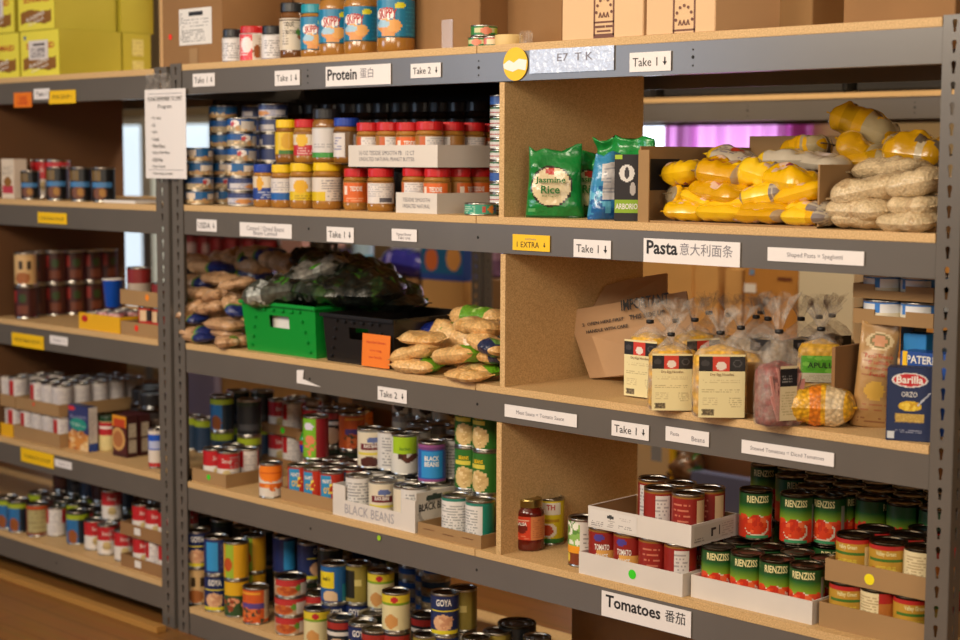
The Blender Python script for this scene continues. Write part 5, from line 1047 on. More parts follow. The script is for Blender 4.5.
kind('can_purple', can(Art(56, 30, 'cc5820').rect(.28, .42, .60, .60, '5c4488').blobs(.3, .05, .6, .4, ['a83018', 'd87038', '3c4030'], 20, .06, 3).rect(.60, .1, .74, 1, 'd0b898').rect(.28, .85, .55, .93, 'e8a030'), .0385, .108))
kind('can_chef', can(Art(56, 18, 'b8987c').rect(.28, .62, .75, 1, 'b83030').ell(.42, .3, .12, .3, 'c06428').blobs(.3, .1, .55, .5, ['c86c2c', 'a84820'], 10, .1, 2).rect(.58, .05, .78, .75, 'd4ccc4').ell(.55, .5, .03, .2, '5c9030'), .0465, .0545))
kind('can_bush', can(Art(48, 28, '1c5c98').rect(.28, .4, .50, .85, 'e0c820').ell(.45, .15, .1, .18, 'd8b890').rect(0, .0, 1, .05, '2c3c6c').rect(.6, 0, .9, .5, '2c8c9c'), .0375, .112, [("bush's", .024, .012, .40, .65, INK, True)]))
kind('can_creamgreen', can(Art(48, 28, 'd8cc9c').rect(0, .78, 1, 1, 'd8c030').rect(0, .70, 1, .78, '7c9c24').ell(.48, .88, .05, .08, 'b8242c').ell(.44, .25, .08, .2, 'c89050'), .0375, .105))
kind('can_redtop', can(Art(48, 28, '1c2024').rect(0, .80, 1, .95, '9c2820').ell(.45, .3, .12, .25, 'c8a488').rect(.28, .62, .7, .70, 'd8d0c8'), .0385, .112))
kind('can_olive', can(Art(48, 28, '8c7c34').rect(.3, .1, .45, .9, '1c1c14').ell(.5, .55, .05, .1, 'c8b870').rect(.6, 0, .8, 1, '6c5c24'), .0375, .112))
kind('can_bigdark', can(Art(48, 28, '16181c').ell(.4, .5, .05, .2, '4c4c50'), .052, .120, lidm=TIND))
kind('can_darkred', can(Art(48, 28, '3e1412').rect(.36, .1, .52, .4, '6a3420').ell(.45, .65, .06, .15, '2c4018').rect(0, .9, 1, 1, '2c100c').rect(.3, .5, .36, .9, '8c2420'), .040, .112))
kind('can_bluesmall', can(Art(32, 12, '1c50b0').rect(0, 0, .5, .3, 'c8b8a8'), .030, .050))
kind('can_dimred', can(Art(32, 14, '7c1c1c').rect(.3, .3, .7, .6, 'a89888'), .0375, .112))

HC = .112
def tops(key, px, py, z, lv, label, h=HC, cat='can', group=None, turn=0, under=None, name=None, sz=1):
    """a can whose lid centre is seen at (px, py); lv cans of height h stand under it"""
    x, y = on(px, py, z + (lv + 1) * h + lv * .0005); put(key, x, y, z + lv * (h + .0005), label, cat, group, turn=turn, name=name, sz=sz)
    for i in range(lv if under else 0): put(under, x, y, z + i * (h + .0005), label.split(',')[0] + ', supporting it from below' if lv == 1 else label.split(',')[0] + ', support ' + ORD[i], cat, group, turn=turn + i, name=name)
    return x, y

# ================================================================== FOURTH SHELF, near part
z4 = Z[4]
# lower white tray of tomato sauce
xA, xB = 1.540, 1.842
grid(['tomato_sauce', 'tomato_sauce', 'tomato_side', 'tomato_panel'], [xA + .041 + .0745 * i for i in range(4)], [.048], z4 + .0035, 'red tomato sauce can', 'in the lower white tray', group='red tomato sauce cans', turns=(.1, 0, .35, -.15))
grid(['tomato_side', 'tomato_sauce'], [xA + .041 + .0745 * i for i in range(4)], [.126, .204, .282, .358], z4 + .0035, 'red tomato sauce can', 'in the lower white tray', group='red tomato sauce cans', turns=(.1, 0, .35, -.15), rows=['second', 'third', 'fourth', 'back'], skip=[(i, j) for i in range(3) for j in range(1, 4)] + [(0, 0), (1, 0)])
tr = tray(xA, xB, .006, .40, z4, .052, WCARD, 'lower white tray of tomato sauce cans with a green dot on its front'); disc('green_dot', .011, (xB - xA) * .03, .026, -.1976, GDOT, tr)
ztr = z4 + .0035 + .1105
x0u, x1u = ax(588, .01, ztr), ax(691, .01, ztr); yu = ayd(738, x1u, ztr)
tr = tray(x0u, x1u, .01, yu, ztr, .050, WCARD, 'upper white tray of tomato sauce cans with a printed sticker'); box('kraft_lining', -(x1u - x0u) / 2 + .0032, (x1u - x0u) / 2 - .0032, (yu - .01) / 2 - .0045, (yu - .01) / 2 - .0032, .003, .049, CARDD, tr); box('kraft_lining', -(x1u - x0u) / 2 + .0032, -(x1u - x0u) / 2 + .0045, -(yu - .01) / 2 + .004, (yu - .01) / 2 - .004, .003, .049, CARDD, tr); wu = x1u - x0u; du = (yu - .01) / 2
panel('printed_sticker', Art(50, 18, 'd8d2cc').lines(.05, .1, .3, .35, '3c3638', 3).ell(.45, .7, .07, .12, '3c3c3c').lines(.38, .15, .55, .5, '8c8480', 4).lines(.62, .2, .9, .35, '6c6668', 5).lines(.65, .65, .9, .8, 'b0a8a4', 6), -wu / 2 + .004, -wu / 2 + .145, .004, .044, -du - .0008, tr)
panel('printed_sticker', Art(40, 14, 'c8c0b4').lines(.0, .1, .25, .4, '5c5450', 3).rect(.42, .2, .48, .7, '2c2828').rect(.42, .6, .56, .72, '2c2828').rect(.62, .2, .66, .8, '2c2828').lines(.7, .1, 1, .9, '9c9084', 4), -du + .01, du - .02, .006, .044, 0, tr, side=wu / 2 + .0008)
xs = [x1u - .042 - .0785 * i for i in range(3)]
grid(['tomato_panel', 'tomato_side', 'tomato_back'], xs, [yu * 0 + .052, .130, .208, .286], ztr + .0035, 'red tomato sauce can', 'in the upper white tray', group='red tomato sauce cans', turns=(-.2, .1, .3, .7), skip=[(0, 0)] + [(i, j) for i in range(3) for j in range(4) if .01 + j * .078 + .08 > yu], rows=['front', 'second', 'third', 'back'])
# singles beside the divider
kind('salsa', jar(Art(56, 22, 'c87c48').rect(.28, 0, .52, 1, 'c83c20').ell(.42, .5, .06, .22, '6c1810').rect(.31, .8, .50, .86, 'd8b098').lines(.55, .1, .7, .9, 'a85c34', 3).lines(.3, .08, .5, .25, 'e09070', 4), .0385, .128, LGD, mat('red sauce', '5c140c', .15, coat=.6), .26, .78, [('SALSA', .028, .009, .42, .62, WHITE, True)], lidr=.82, lidh=.016, neck=.8))
x, y = base(529, 552, z4, .038); put('salsa', x, y, z4, 'glass jar of dark red sauce with a gold lid by the divider', 'jar')
kind('can_th', can(Art(56, 28, 'd8c418').rect(.3, .68, .62, .95, 'e0d8c8').ell(.48, .30, .10, .18, 'e8e0d0').ell(.46, .30, .07, .13, 'c04820').rect(0, 0, 1, .12, '2c7c34').rect(.3, .5, .6, .58, 'b89018'), .0345, .118, [('TH', .022, .014, .50, .82, RED, True)]))
x, y = base(552, 546, z4, .034); y = max(y, .15); put('can_th', x - .005, y, z4, 'tall yellow can with red letters behind the jar of red sauce', 'can')
kind('can_soup', can(Art(56, 30, 'd8d0c8').rect(.28, .42, .48, .95, '88b458').blobs(.3, .5, .47, .95, ['a8d080', '5c8c3c', 'e8e8d8'], 14, .07, 3).rect(.28, .28, .48, .42, 'e89820').rect(.28, .0, .48, .28, '7c3818').ell(.33, .15, .03, .12, 'd8c048').lines(.52, .1, .72, .9, '5c5854', 4, 3), .0365, .116))
x, y = base(580, 572, z4, .036); put('can_soup', x - .02, .075, z4, 'soup can with a green, orange and brown label beside the lower white tray', 'can', turn=-.1)
x, y = on(578, 528, z4 + .10); o = pillow('foil_pouch', .10, .07, .05, Art(16, 10, '8c2c44').blobs(0, 0, 1, 1, ['b04858', '6c5088'], 8, .2, 3), GLOSS, 4); o.location = (x - .03, .20, z4 + .058); o.rotation_euler = (.3, .2, .3); tag(o, 'crumpled red and purple foil pouch behind the soup can', 'pouch')
# white tray of green cans, with the second layer on top of them
xC, xD = 1.852, 2.165; yT = .024
tr = tray(xC, xD, yT, .42, z4, .050, WCARD, 'plain white tray of green labelled tomato cans')
gt = 'green labelled tomato cans'
grid('tomato_green', [xD - .042 - .0765 * i for i in range(4)], [.068, .146], z4 + .0035, 'green labelled tomato can', 'in the plain white tray', group=gt, turns=(.25, .2, 0, -.1))
z4b = z4 + .0035 + .1125
for i, (px, py) in enumerate(((755, 541), (796, 546), (829, 547))):
    x, y = base(px, py, z4b, .0375); put('tomato_green', x, y, z4b, 'green labelled tomato can standing on the tray cans, ' + ('nearest the sauce trays', 'middle one', 'nearest the brown trays')[i], 'can', gt, turn=(.3, .1, -.25)[i])
    put('tomato_green', x, y, z4 + .0035, 'green labelled tomato can under the second layer, ' + ('nearest the sauce trays', 'middle one', 'nearest the brown trays')[i], 'can', gt, turn=.4) if y > .19 else None
ks = 0
for j in range(4):
    for i in range(10):
        X = 1.75 + i * .0775 - (.03 if j % 2 else 0); Yy = .30 + j * .0785
        if (j == 0 and i < 3) or (j == 1 and i < 2): continue
        if X > 2.40 or Yy > .58: continue
        put('tomato_green', X, Yy, z4b, f'green labelled can in the dim top layer, row {ORD[j]} from the front, {ORD[i]} along', 'can', gt, turn=.3 * i)
        if j == 0 or X < 1.88: put('tomato_green', X, Yy, z4 + .0035, f'green labelled can low behind the front trays, row {ORD[j]}, {ORD[i]} along', 'can', gt, turn=.2 * i)
# brown trays of vegetables
xE, xF = 2.178, 2.425; yV = .030
tr = tray(xE, xF, yV, .27, z4, .052, CARD, 'lower brown tray of yellow labelled vegetable cans by the end post')
grid(['veg_yellow', 'veg_back', 'veg_yellow'], [xE + .041 + .0745 * i for i in range(3) if xE + .041 + .0745 * i < xF - .03], [yV + .043, yV + .125], z4 + .0035, 'yellow labelled vegetable can', 'in the lower brown tray', group='yellow labelled vegetable cans', turns=(.1, 0, .15))
zv = z4 + .0985; tr = tray(xE + .008, xF, yV + .006, .28, zv, .046, CARD, 'upper brown tray of vegetable cans with a yellow dot on its front'); disc('yellow_dot', .0115, -.015, .020, -.1227, YDOT, tr)
grid(['veg_yellow', 'veg_yellow', 'veg_back'], [xE + .050 + .0785 * i for i in range(3) if xE + .050 + .0785 * i < xF - .02], [yV + .050, yV + .130, yV + .205], zv + .0035, 'yellow labelled vegetable can', 'in the upper brown tray', group='yellow labelled vegetable cans', turns=(-.25, .1, .2), skip=[(0, 2)])
put('tomato_green', 2.40, .36, z4b + .1125, 'red and green can standing highest beside the end post', 'can', gt, turn=.8)

# ================================================================== FOURTH SHELF, far part
s4 = 'red and white soup cans on the fourth shelf'
xa, xb = .003, ax(226, .015, z4); yb_ = ayd(261, xb, z4)
tr = tray(xa, xb, .015, yb_, z4, .040, CARD, 'brown tray of red and white soup cans against the paired posts'); disc('green_dot', .008, .0, .022, -(yb_ - .015) / 2 - .0006, GDOT, tr)
nx = max(2, int((xb - xa - .005) / .0695)); grid(['soup_red', 'soup_red', 'soup_back', 'soup_back'], [xb - .038 - .0695 * i for i in range(nx)], [.053 + .0695 * j for j in range(max(2, int((yb_ - .02) / .0695)))], z4 + .0035, 'red and white soup can', 'in the tray by the posts', group=s4, turns=(.2, -.1, .1, .5))
# stacked olive and bean cans behind
for i, (px, py, k) in enumerate(((222, 395, 'bean_blue'), (238, 390, 'dark_tall'), (249, 399, 'dark_tall'), (262, 390, 'dark_tall'))):
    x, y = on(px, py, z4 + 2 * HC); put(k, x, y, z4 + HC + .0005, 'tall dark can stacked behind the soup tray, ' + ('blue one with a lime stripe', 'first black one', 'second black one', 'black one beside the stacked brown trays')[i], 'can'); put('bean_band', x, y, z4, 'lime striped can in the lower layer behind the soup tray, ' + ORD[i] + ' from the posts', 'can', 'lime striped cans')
for i, px in enumerate((193, 206)):
    x = ax(px, .34, z4); put('bean_band', x, .34, z4, 'lime striped can against the posts behind the soup tray, ' + ('outer', 'inner')[i] + ' one', 'can', 'lime striped cans'); 
# two stacked brown trays of soup at the back
for q, (pa, pb, Yq) in enumerate(((262, 300, .33), (296, 345, .30))):
    for lv in (0, 1):
        zz = z4 + lv * .1045; xa, xb = ax(pa, Yq, zz), ax(pb, Yq, zz)
        nm = ('farther', 'nearer')[q] + ' ' + ('lower', 'upper')[lv]
        tr = tray(xa, xb, Yq, Yq + .16, zz, .030, CARDD, f'{nm} brown tray of soup at the back of the fourth shelf')
        if q == 0 and lv == 1: disc('green_dot', .010, .01, .016, -.0806, GDOT, tr)
        n_ = int((xb - xa - .006) / .0685); grid(['soup_red', 'soup_back'], [xa + .038 + .0690 * i for i in range(n_)], [Yq + .040, Yq + .112], zz + .0035, 'dim soup can', f'in the {nm} back tray', group=s4, turns=(.1, .3, -.2))
x, y = base(315, 455, z4 + .07, .0375); put('can_green_red', ax(316, .17, z4 + .1), .17, z4 + .101, 'tall can with a lime green front and dark red side on the pasta cans', 'can')
put('can_os', ax(316, .17, z4), .17, z4, 'spaghetti can carrying the tall lime and red can', 'can', turn=.3)
o = pouch('snack_bag', .05, .075, .03, Art(12, 12, '1c8c2c').rect(0, 0, 1, .5, 'a83420').rect(.2, 0, .7, .3, '2030a0'), GLOSS, 3, 12, 12); x = ax(297, .16, z4); o.location = (x, .20, z4 + .101); tag(o, 'small green, red and blue bag beside the tall lime and red can', 'bag')
put('can_orange', *base(271, 499, z4, .034), z4, 'orange and white pasta can standing outside its tray', 'can', turn=.0)
xt0, xt1 = ax(281, .03, z4), ax(333, .03, z4)
tray(xt0, xt1, .03, .24, z4, .036, CARD, 'low brown tray of red and blue pasta cans behind the orange can')
grid(['can_os'], [xt0 + .038 + .0695 * i for i in range(int((xt1 - xt0 - .005) / .0695))], [.068, .138, .208], z4 + .0035, 'blue panelled pasta can', 'in the low brown tray', group='red and blue pasta cans', turns=(.1, -.1, .2, .4))
for i, (px, Yq) in enumerate(((335, .30), (344, .36), (352, .30), (352, .36), (362, .40))):
    put(('can_redtop', 'can_bush', 'can_purple', 'can_redtop', 'can_orange')[i], ax(px, Yq, z4), Yq, z4 + HC + .0005, 'dim mixed can in the second layer behind the black bean cans, ' + ORD[i] + ' along', 'can', turn=.4 * i); put('dark_tall', ax(px, Yq, z4), Yq, z4, 'dark can hidden low behind the black bean cans, ' + ORD[i] + ' along', 'can', 'dark cans low at the back')
# white handwritten tray of black beans
xw0, xw1 = ax(333, .012, z4), ax(415, .012, z4); yw = .27; tww = xw1 - xw0
tr = tray(xw0, xw1, .012, yw, z4, .085, WCARD, 'white tray with BLACK BEANS handwritten on its cut down front'.replace('BLACK BEANS', 'black beans'), cut=(.046, .050))
words_flat('BLACK BEANS', tww * .60, .026, -.015, .024, -(yw - .012) / 2 - .0006, mat('pencil', '9c98a0', .6), tr)
hs = (yw - .012) / 2; box('side_flap', tww / 2 - .003, tww / 2, -hs + .004, hs - .06, .085, .104, WCARD, tr)
panel('printed_side', Art(50, 30, 'd0c8be').ell(.34, .82, .17, .10, '2c3c34').ell(.36, .45, .33, .32, 'dcd4c8', 'a8a098'), -hs + .005, hs - .061, .002, .103, 0, tr, side=tww / 2 + .0008)
words_flat('BLACK BEANS', .125, .020, -hs + .075, .064, 0, INK, tr, True, side=tww / 2 + .0014)
bb = 'bean cans on the fourth shelf'
for key, x_, y_, t in (('can_white', .060, .055, .1), ('can_blackbean', .150, .058, 0), ('can_blackbean', .250, .055, 1.2), ('can_white', .345 if tww > .38 else tww - .05, .055, .7)):
    if x_ < tww - .035: put(key, xw0 + x_, y_, z4 + .0035, 'can inside the handwritten white tray, ' + {.1: 'nutrition panel showing at the far end', 0: 'black bean label square on', 1.2: 'black bean label turned away', .7: 'at the near end'}[t], 'can', bb, turn=t)
grid(['can_white', 'can_blackbean'], [xw0 + .045 + .078 * i for i in range(4)], [.137, .216], z4 + .0035, 'bean can', 'in the handwritten white tray', group=bb, turns=(.4, 1.1, -.8), rows=['second', 'back'])
zb2 = z4 + .0035 + .1105
for key, px, Yq, t, lab in (('can_blackbean', 371, .150, 0.05, 'cream black bean can with a maroon label on the second layer'), ('can_white', 391, .165, .6, 'white can with a plain panel beside the maroon labelled one'), ('can_lime', 405, .150, 0, 'white and lime green can of black beans on the second layer'), ('can_bluebean', 432, .120, .05, 'bright blue can of black beans on the second layer'), ('can_cream', 418, .21, .8, 'cream can half hidden behind the bright blue one'), ('can_white', 452, .20, .4, 'white nutrition panel can between the blue and green bean cans')):
    put(key, ax(px, Yq, zb2), Yq, zb2, lab, 'can', bb, turn=t)
for i in range(6): put('can_cream', xw0 + .04 + .079 * i, .30, zb2, 'dim can in the third row of the second layer of beans, ' + ORD[i] + ' from the left', 'can', bb, turn=.5 * i); put('can_cream', xw0 + .04 + .079 * i, .30, z4, 'dim can standing behind the handwritten tray, ' + ORD[i] + ' from the left', 'can', bb)
# brown tray next to the divider
xv0, xv1 = ax(418, .008, z4), ax(481, .008, z4); yv = ayd(497, xv1, z4) + .02
tr = tray(xv0, xv1, .008, .115, z4, .034, CARD, 'low brown tray of teal and white cans beside the divider', hb=.034)
wv = xv1 - xv0
for i in range(3): words_flat('~~~~~~~~~', .04, .003, -wv / 2 + .04 + i * .07, .020 - .003 * (i % 2), -.0542, BROWN, tr)
put('can_teal', xv1 - .135, .055, z4 + .0035, 'white panel can with teal rim in the low brown tray', 'can', bb, turn=.0); put('can_teal', xv1 - .052, .058, z4 + .0035, 'teal can with a white panel in the low brown tray', 'can', bb, turn=-.85)
put('can_teal', xv1 - .16, .16, z4, 'teal can behind the low brown tray, half hidden', 'can', bb, turn=.9); put('can_yelred', xv1 - .02, .165, z4, 'yellow and red can between the teal can and the divider', 'can', bb, turn=0)
for i, (px, py) in enumerate(((469, 445), (487, 449), (480, 436))):
    x, y = on(px, py, z4 + 2 * HC + .001); x = min(x, 1.232)
    for lv in range(3): put('can_greenbean' if lv else 'can_cream', x, y, z4 + lv * (HC + .0005), 'green bean can stack ' + ('beside the white panel can', 'touching the divider', 'at the back by the divider')[i] + ', ' + lvl(lv, 3), 'can', 'green bean cans by the divider', turn=.1 - .25 * i)
for i, (px, py) in enumerate(((405, 425), (425, 428), (445, 430))):
    Yq = .38; put('can_cream', ax(px, Yq, z4), Yq, z4 + 2 * HC + .001, 'dim can on the highest layer behind the beans, ' + ORD[i] + ' from the left', 'can', bb, turn=.6 * i); put('can_cream', ax(px, Yq, z4), Yq, z4 + HC + .0005, 'dim can on the middle layer behind the beans, ' + ORD[i] + ' from the left', 'can', bb, turn=.6 * i); put('can_cream', ax(px, Yq, z4), Yq, z4, 'dim can on the board behind the beans, ' + ORD[i] + ' from the left', 'can', bb)
carton('cardboard_box', ax(352, .46, z4), ax(398, .46, z4), .46, .58, z4, z4 + .30, CARD, 'brown carton at the back above the black bean cans')

# ================================================================== FIFTH SHELF
z5 = Z[5]; s5 = 'cans on the bottom shelf'
def c5(key, px, pyb, lab, lv=0, turn=0, h=HC, r=.0375, **k):
    x, y = base(px, pyb, z5, r); y = max(y, .045); put(key, x, y, z5 + lv * (h + .0005), lab, 'can', s5, turn=turn, **k)
for key, px, py, lab, lv, t in (('can_tan', 199, 605, 'cream and brown can nearest the posts, lower layer', 0, 0), ('can_goya', 199, 605, 'navy bean can nearest the posts, upper layer', 1, .1),
    ('can_goya', 215, 613, 'navy bean can second from the posts, lower layer', 0, 0), ('can_goya_blue', 215, 613, 'navy can with a sky blue stripe, upper layer', 1, 0),
    ('can_yellowtop', 237, 618, 'dark green can with a yellow top band, lower layer', 0, 0), ('can_yellow', 237, 618, 'yellow can with a green stripe in the upper layer by the navy can', 1, 0)): c5(key, px, py, lab, lv, t)
xq, yq = base(262, 608, z5); put('can_yellow', xq, .14, z5 + HC, 'second yellow can with a green stripe, set back in the upper layer', 'can', s5, turn=.15); put('can_yellow', xq, .14, z5, 'yellow can under the set back yellow one', 'can', s5, turn=.15)
c5('can_purple', 253, 626, 'orange can with a purple band standing in front of the yellow ones', 0, 0)
for i in range(3):
    x, y = base(287, 637, z5, .0465); put('can_chef', x, max(y, .055), z5 + i * .055, 'squat red topped ravioli can in the three high stack, ' + lvl(i, 3), 'can', 'squat ravioli cans', turn=(.1, -.1, .2)[i])
for i, (px, py, k, lab) in enumerate(((203, 540, 'dark_tall', 0), (222, 536, 'dark_tall', 0), (245, 536, 'dark_tall', 0), (262, 538, 'dark_tall', 0), (285, 545, 'can_goya_blue', 0), (310, 550, 'can_goya', 0), (330, 556, 'dark_tall', 0))):
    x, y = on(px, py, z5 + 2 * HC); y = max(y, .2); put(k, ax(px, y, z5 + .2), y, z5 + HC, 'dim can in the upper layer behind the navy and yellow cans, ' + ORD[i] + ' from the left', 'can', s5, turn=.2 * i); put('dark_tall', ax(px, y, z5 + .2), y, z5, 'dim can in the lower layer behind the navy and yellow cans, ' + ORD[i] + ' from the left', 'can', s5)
x, y = on(317, 607, z5 + .105); put('can_creamgreen', x, y, z5, 'cream can with a yellow and green top in front of the stacked blue cans', 'can', s5)
x, y = on(341, 616, z5 + HC); put('can_redtop', x, y, z5, 'dark can with a red rim beside the cream one at the frame edge', 'can', s5)
x, y = on(356, 618, z5 + HC); put('can_bush', x + .03, y, z5, 'blue and yellow can at the lower frame edge', 'can', s5)
x, y = on(334, 562, z5 + 2 * HC); y = min(y, .3); X = ax(334, y, z5 + .2); put('can_bush', X, y, z5 + HC, 'blue and yellow bean can on top of a navy can', 'can', s5); put('can_goya', X, y, z5, 'navy can carrying the blue and yellow bean can', 'can', s5, turn=.3)
x, y = on(309, 585, z5 + HC * 1.2); put('can_chef', x, y + .03, z5 + .055, 'squat ravioli can in the shadow between the stacks, upper', 'can', 'squat ravioli cans', turn=.4); put('can_chef', x, y + .03, z5, 'squat ravioli can in the shadow between the stacks, lower', 'can', 'squat ravioli cans', turn=.4)
for i, (px, py, k, k0, lab) in enumerate(((358, 562, 'can_olive', 'can_goya', 'faded brown can on top of a blue can'), (381, 567, 'can_creamgreen', 'can_goya', 'white and green can on top of a navy can'))):
    x, y = on(px, py, z5 + 2 * HC); y = min(.34, y); X = ax(px, y, z5 + .2); put(k, X, y, z5 + HC, lab, 'can', s5); put(k0, X, y, z5, 'navy can underneath, ' + lab, 'can', s5)
x, y = on(396, 590, z5 + HC + .105); put('can_creamgreen', x, y, z5 + HC, 'cream can with a red seal raised on another can', 'can', s5, turn=.0); put('can_redtop', x, y, z5, 'can with an orange label under the raised cream can', 'can', s5)
for px, py, k, lab in ((362, 622, 'can_goya', 'silver lidded can behind the blue and yellow one at the frame edge'), (376, 628, 'can_redtop', 'red rimmed can at the frame edge below the raised cream can'), (425, 613, 'can_redtop', 'red rimmed can behind the navy bean can with white letters'), (427, 633, 'can_olive', 'silver lidded can at the frame edge left of the olive lid'), (372, 612, 'dark_tall', 'dark lidded can behind the silver lidded one')):
    x, y = on(px, py, z5 + HC); put(k, x, y, z5, lab, 'can', s5)
x, y = on(445, 591, z5 + 2 * HC); put('can_goya', x, y, z5 + HC, 'navy bean can with white letters raised on another', 'can', s5, turn=.1); put('can_goya_blue', x, y, z5, 'blue can under the raised navy bean can', 'can', s5)
x, y = on(463, 586, z5 + 2 * HC + .002); y = min(y, .3); X = ax(463, y, z5 + .2); put('can_olive', X, y, z5 + HC, 'tall olive brown can beside the raised navy one', 'can', s5); put('can_white', X, y, z5, 'white can under the olive brown one', 'can', s5)
for i, (px, py) in enumerate(((413, 567), (430, 576), (436, 572))):
    for lv in range(6):
        Yq = .38 - .03 * i; put('tuna_cream', ax(px, Yq, z5 + .1), Yq, z5 + lv * .042, 'dim small tin behind the raised cans, ' + ORD[i] + ' stack, ' + lvl(lv, 6), 'tin', 'dim tin stacks on the bottom shelf', name='tuna_tin', turn=lv)
put('can_bigdark', *on(517, 622, z5 + .120), z5, 'largest black can alone on the bottom shelf near the divider line', 'can', s5)
for px, py, k, lab in ((497, 630, 'can_olive', 'black lidded can in front of the largest black one'), (476, 636, 'can_olive', 'can with an olive green lid at the frame edge'), (537, 636, 'dark_tall', 'small black can just past the largest black one')):
    x, y = on(px, py, z5 + HC); put(k, x, y, z5, lab, 'can', s5)
for i in range(9):  # row of dark cans added to darken the back of the shelf
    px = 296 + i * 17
    for lv in (0, 1): put(('dark_tall', 'can_olive', 'can_goya')[(i + lv) % 3], ax(px, .47, z5 + .1), .47, z5 + lv * (HC + .0005), 'added dim can filling the dark backmost row of the bottom shelf, ' + ORD[i] + ' along, ' + lvl(lv, 2), 'can', s5, turn=.8 * i)
carton('cardboard_box', 1.16, 1.62, .42, .58, z5, z5 + .26, CARDD, 'long brown carton lying at the back of the bottom shelf')
carton('cardboard_box', 1.64, 2.38, .30, .56, z5, z5 + .25, CARDD, 'second long brown carton on the bottom shelf toward the end post')

# ================================================================== LEFT RACK
zz2 = ZL[2]; LX = lambda px, Y, z: ax(px, Y, z)
o = carton('drink_carton', LX(2, .04, zz2), LX(14.5, .04, zz2), .04, .09, zz2, zz2 + .135, mat('milk carton', 'd8c8b8', .5), 'slim cream and red drink carton beside the dark soup cans', 'carton', front=Art(16, 40, 'd8c8b4').rect(.05, .12, .95, .32, 'b83848').ell(.5, .42, .3, .13, '8c5c20').lines(.1, .6, .9, .85, '5c4c40', 3))
for i, (px, Yq, k) in enumerate(((31, .05, 'can_black'), (58, .05, 'can_black'), (82, .05, 'can_black'), (104, .05, 'can_black'))): put(k, LX(px, Yq, zz2), Yq, zz2, ('black can with a fruit label beside the drink carton', 'first black can with a blue and brown label', 'middle black can with a blue and brown label', 'black can with a blue and brown label by the bare board end')[i], 'can', turn=0, sz=.98 if i else .86)
for i, px in enumerate((22, 34, 46, 58)): put('soup_red', LX(px, .19, zz2), .19, zz2, 'red and white soup can behind the black cans, ' + ORD[i] + ' from the left', 'can', 'red soup cans behind the black ones', sz=1.32)
o = box('paper_sheets', -.09, .09, -.06, .06, 0, .008, PAPER, loc=(LX(135, .09, zz2), .09, zz2)); tag(o, 'small pile of white paper sheets on the second board of the left rack', 'paper')
zz3 = ZL[3]
for i, (px, py) in enumerate(((26, 252), (35, 248), (55, 246), (74, 245), (92, 244), (107, 250))):
    y = (.07, .14, .20, .27, .34, .40)[i]; X = max(-1.07, ax(px, y, zz3 + .1))
    for lv in (0, 1): put(('can_tan', 'can_darkred', 'can_darkred', 'can_darkred', 'can_darkred', 'can_darkred')[i] if lv else 'can_darkred', X, y, zz3 + lv * (HC + .0005), 'tall dark red soup can stack ' + ORD[i] + ' from the left, ' + lvl(lv, 2) + ' can', 'can', 'dark red soup cans', turn=.2 * i, sz=1)
put('can_darkred', LX(5, .10, zz3), .10, zz3, 'single dim red can at the open far end of the third board', 'can')
xa, xb = LX(79, .015, zz3), LX(120, .015, zz3)
tr = tray(xa, xb, .015, .17, zz3, .052, mat('yellow card', 'e0a810', .6), 'yellow tray of small blue and pink cans on the left rack'); o = lathe('red_oval', [(.018, 0), (.018, .0006)], RED, tr, 20); o.rotation_euler = (PI / 2, 0, 0); o.scale = (1, .6, 1); o.location = (-(xb - xa) / 2 + .035, -.0777, .034)
kind('jar_pink', can(Art(32, 12, 'c87c88').blobs(0, 0, 1, 1, ['a82838', 'e0b8b8', '8c5c60'], 20, .15, 2), .027, .060))
grid(['can_bluesmall', 'jar_pink', 'jar_pink'], [xa + .034 + .062 * i for i in range(int((xb - xa - .01) / .062))], [.05, .115], zz3 + .0035, 'small can', 'in the yellow tray', group='small cans in the yellow tray', turns=(.1, .5), name='small_can')
for c_ in ():
    pass
kind('blue_cup', lathe('paper_cup', [(.024, 0), (.026, .002), (.034, .088), (.036, .090), (.034, .091), (.030, .086), (.022, .004)], mat('blue card cup', '1450b8', .4))); lathe('rim', [(.0345, .088), (.0365, .089), (.0365, .092), (.0345, .092)], WHITE, PROTO['blue_cup'][0], 28)
X = LX(114, .115, zz3); put('blue_cup', X, .115, zz3 + .066, 'bright blue cup on top of the yellow tray cans', 'cup')
xa, xb = LX(121, .012, zz3), -.146
tray(xa, xb, .012, .20, zz3, .042, CARD, 'lower brown tray of red cans on the left rack beside the paired posts'); 
tr = bpy.data.objects[COL.objects[-1].name]; disc('red_dot', .010, -.02, .025, -.0945, RDOT, tr)
kind('can_redtan', can(Art(32, 14, 'b02418').rect(.3, .5, .44, .9, 'd8b890').rect(.44, .5, .52, .9, '201818').rect(.28, .05, .6, .15, 'd8c8a8').rect(.6, .4, .7, 1, '8c1810'), .0345, .090))
grid('can_redtan', [xb - .042 - .072 * i for i in range(int((xb - xa - .01) / .072))], [.052, .125], zz3 + .0035, 'red can with a cream patch', 'in the lower brown tray', group='red cans on the left rack', turns=(.1, -.1))
zz = zz3 + .0955; tray(xa, xb, .012, .20, zz, .046, CARD, 'upper brown tray with an orange dot on the left rack'); tr = COL.objects[-1]; disc('orange_dot', .010, .04, .028, -.0945, ODOT, tr)
grid('can_dimred', [xa + .045, xb - .042], [.052], zz + .0035, 'short dim red can', 'in the upper brown tray', group='dim red cans on the left rack', name='short_can'); 
for o in list(COL.objects)[-12:]:
    if o.get('label', '').startswith('short dim red'): o.scale = (.9, .9, .62)
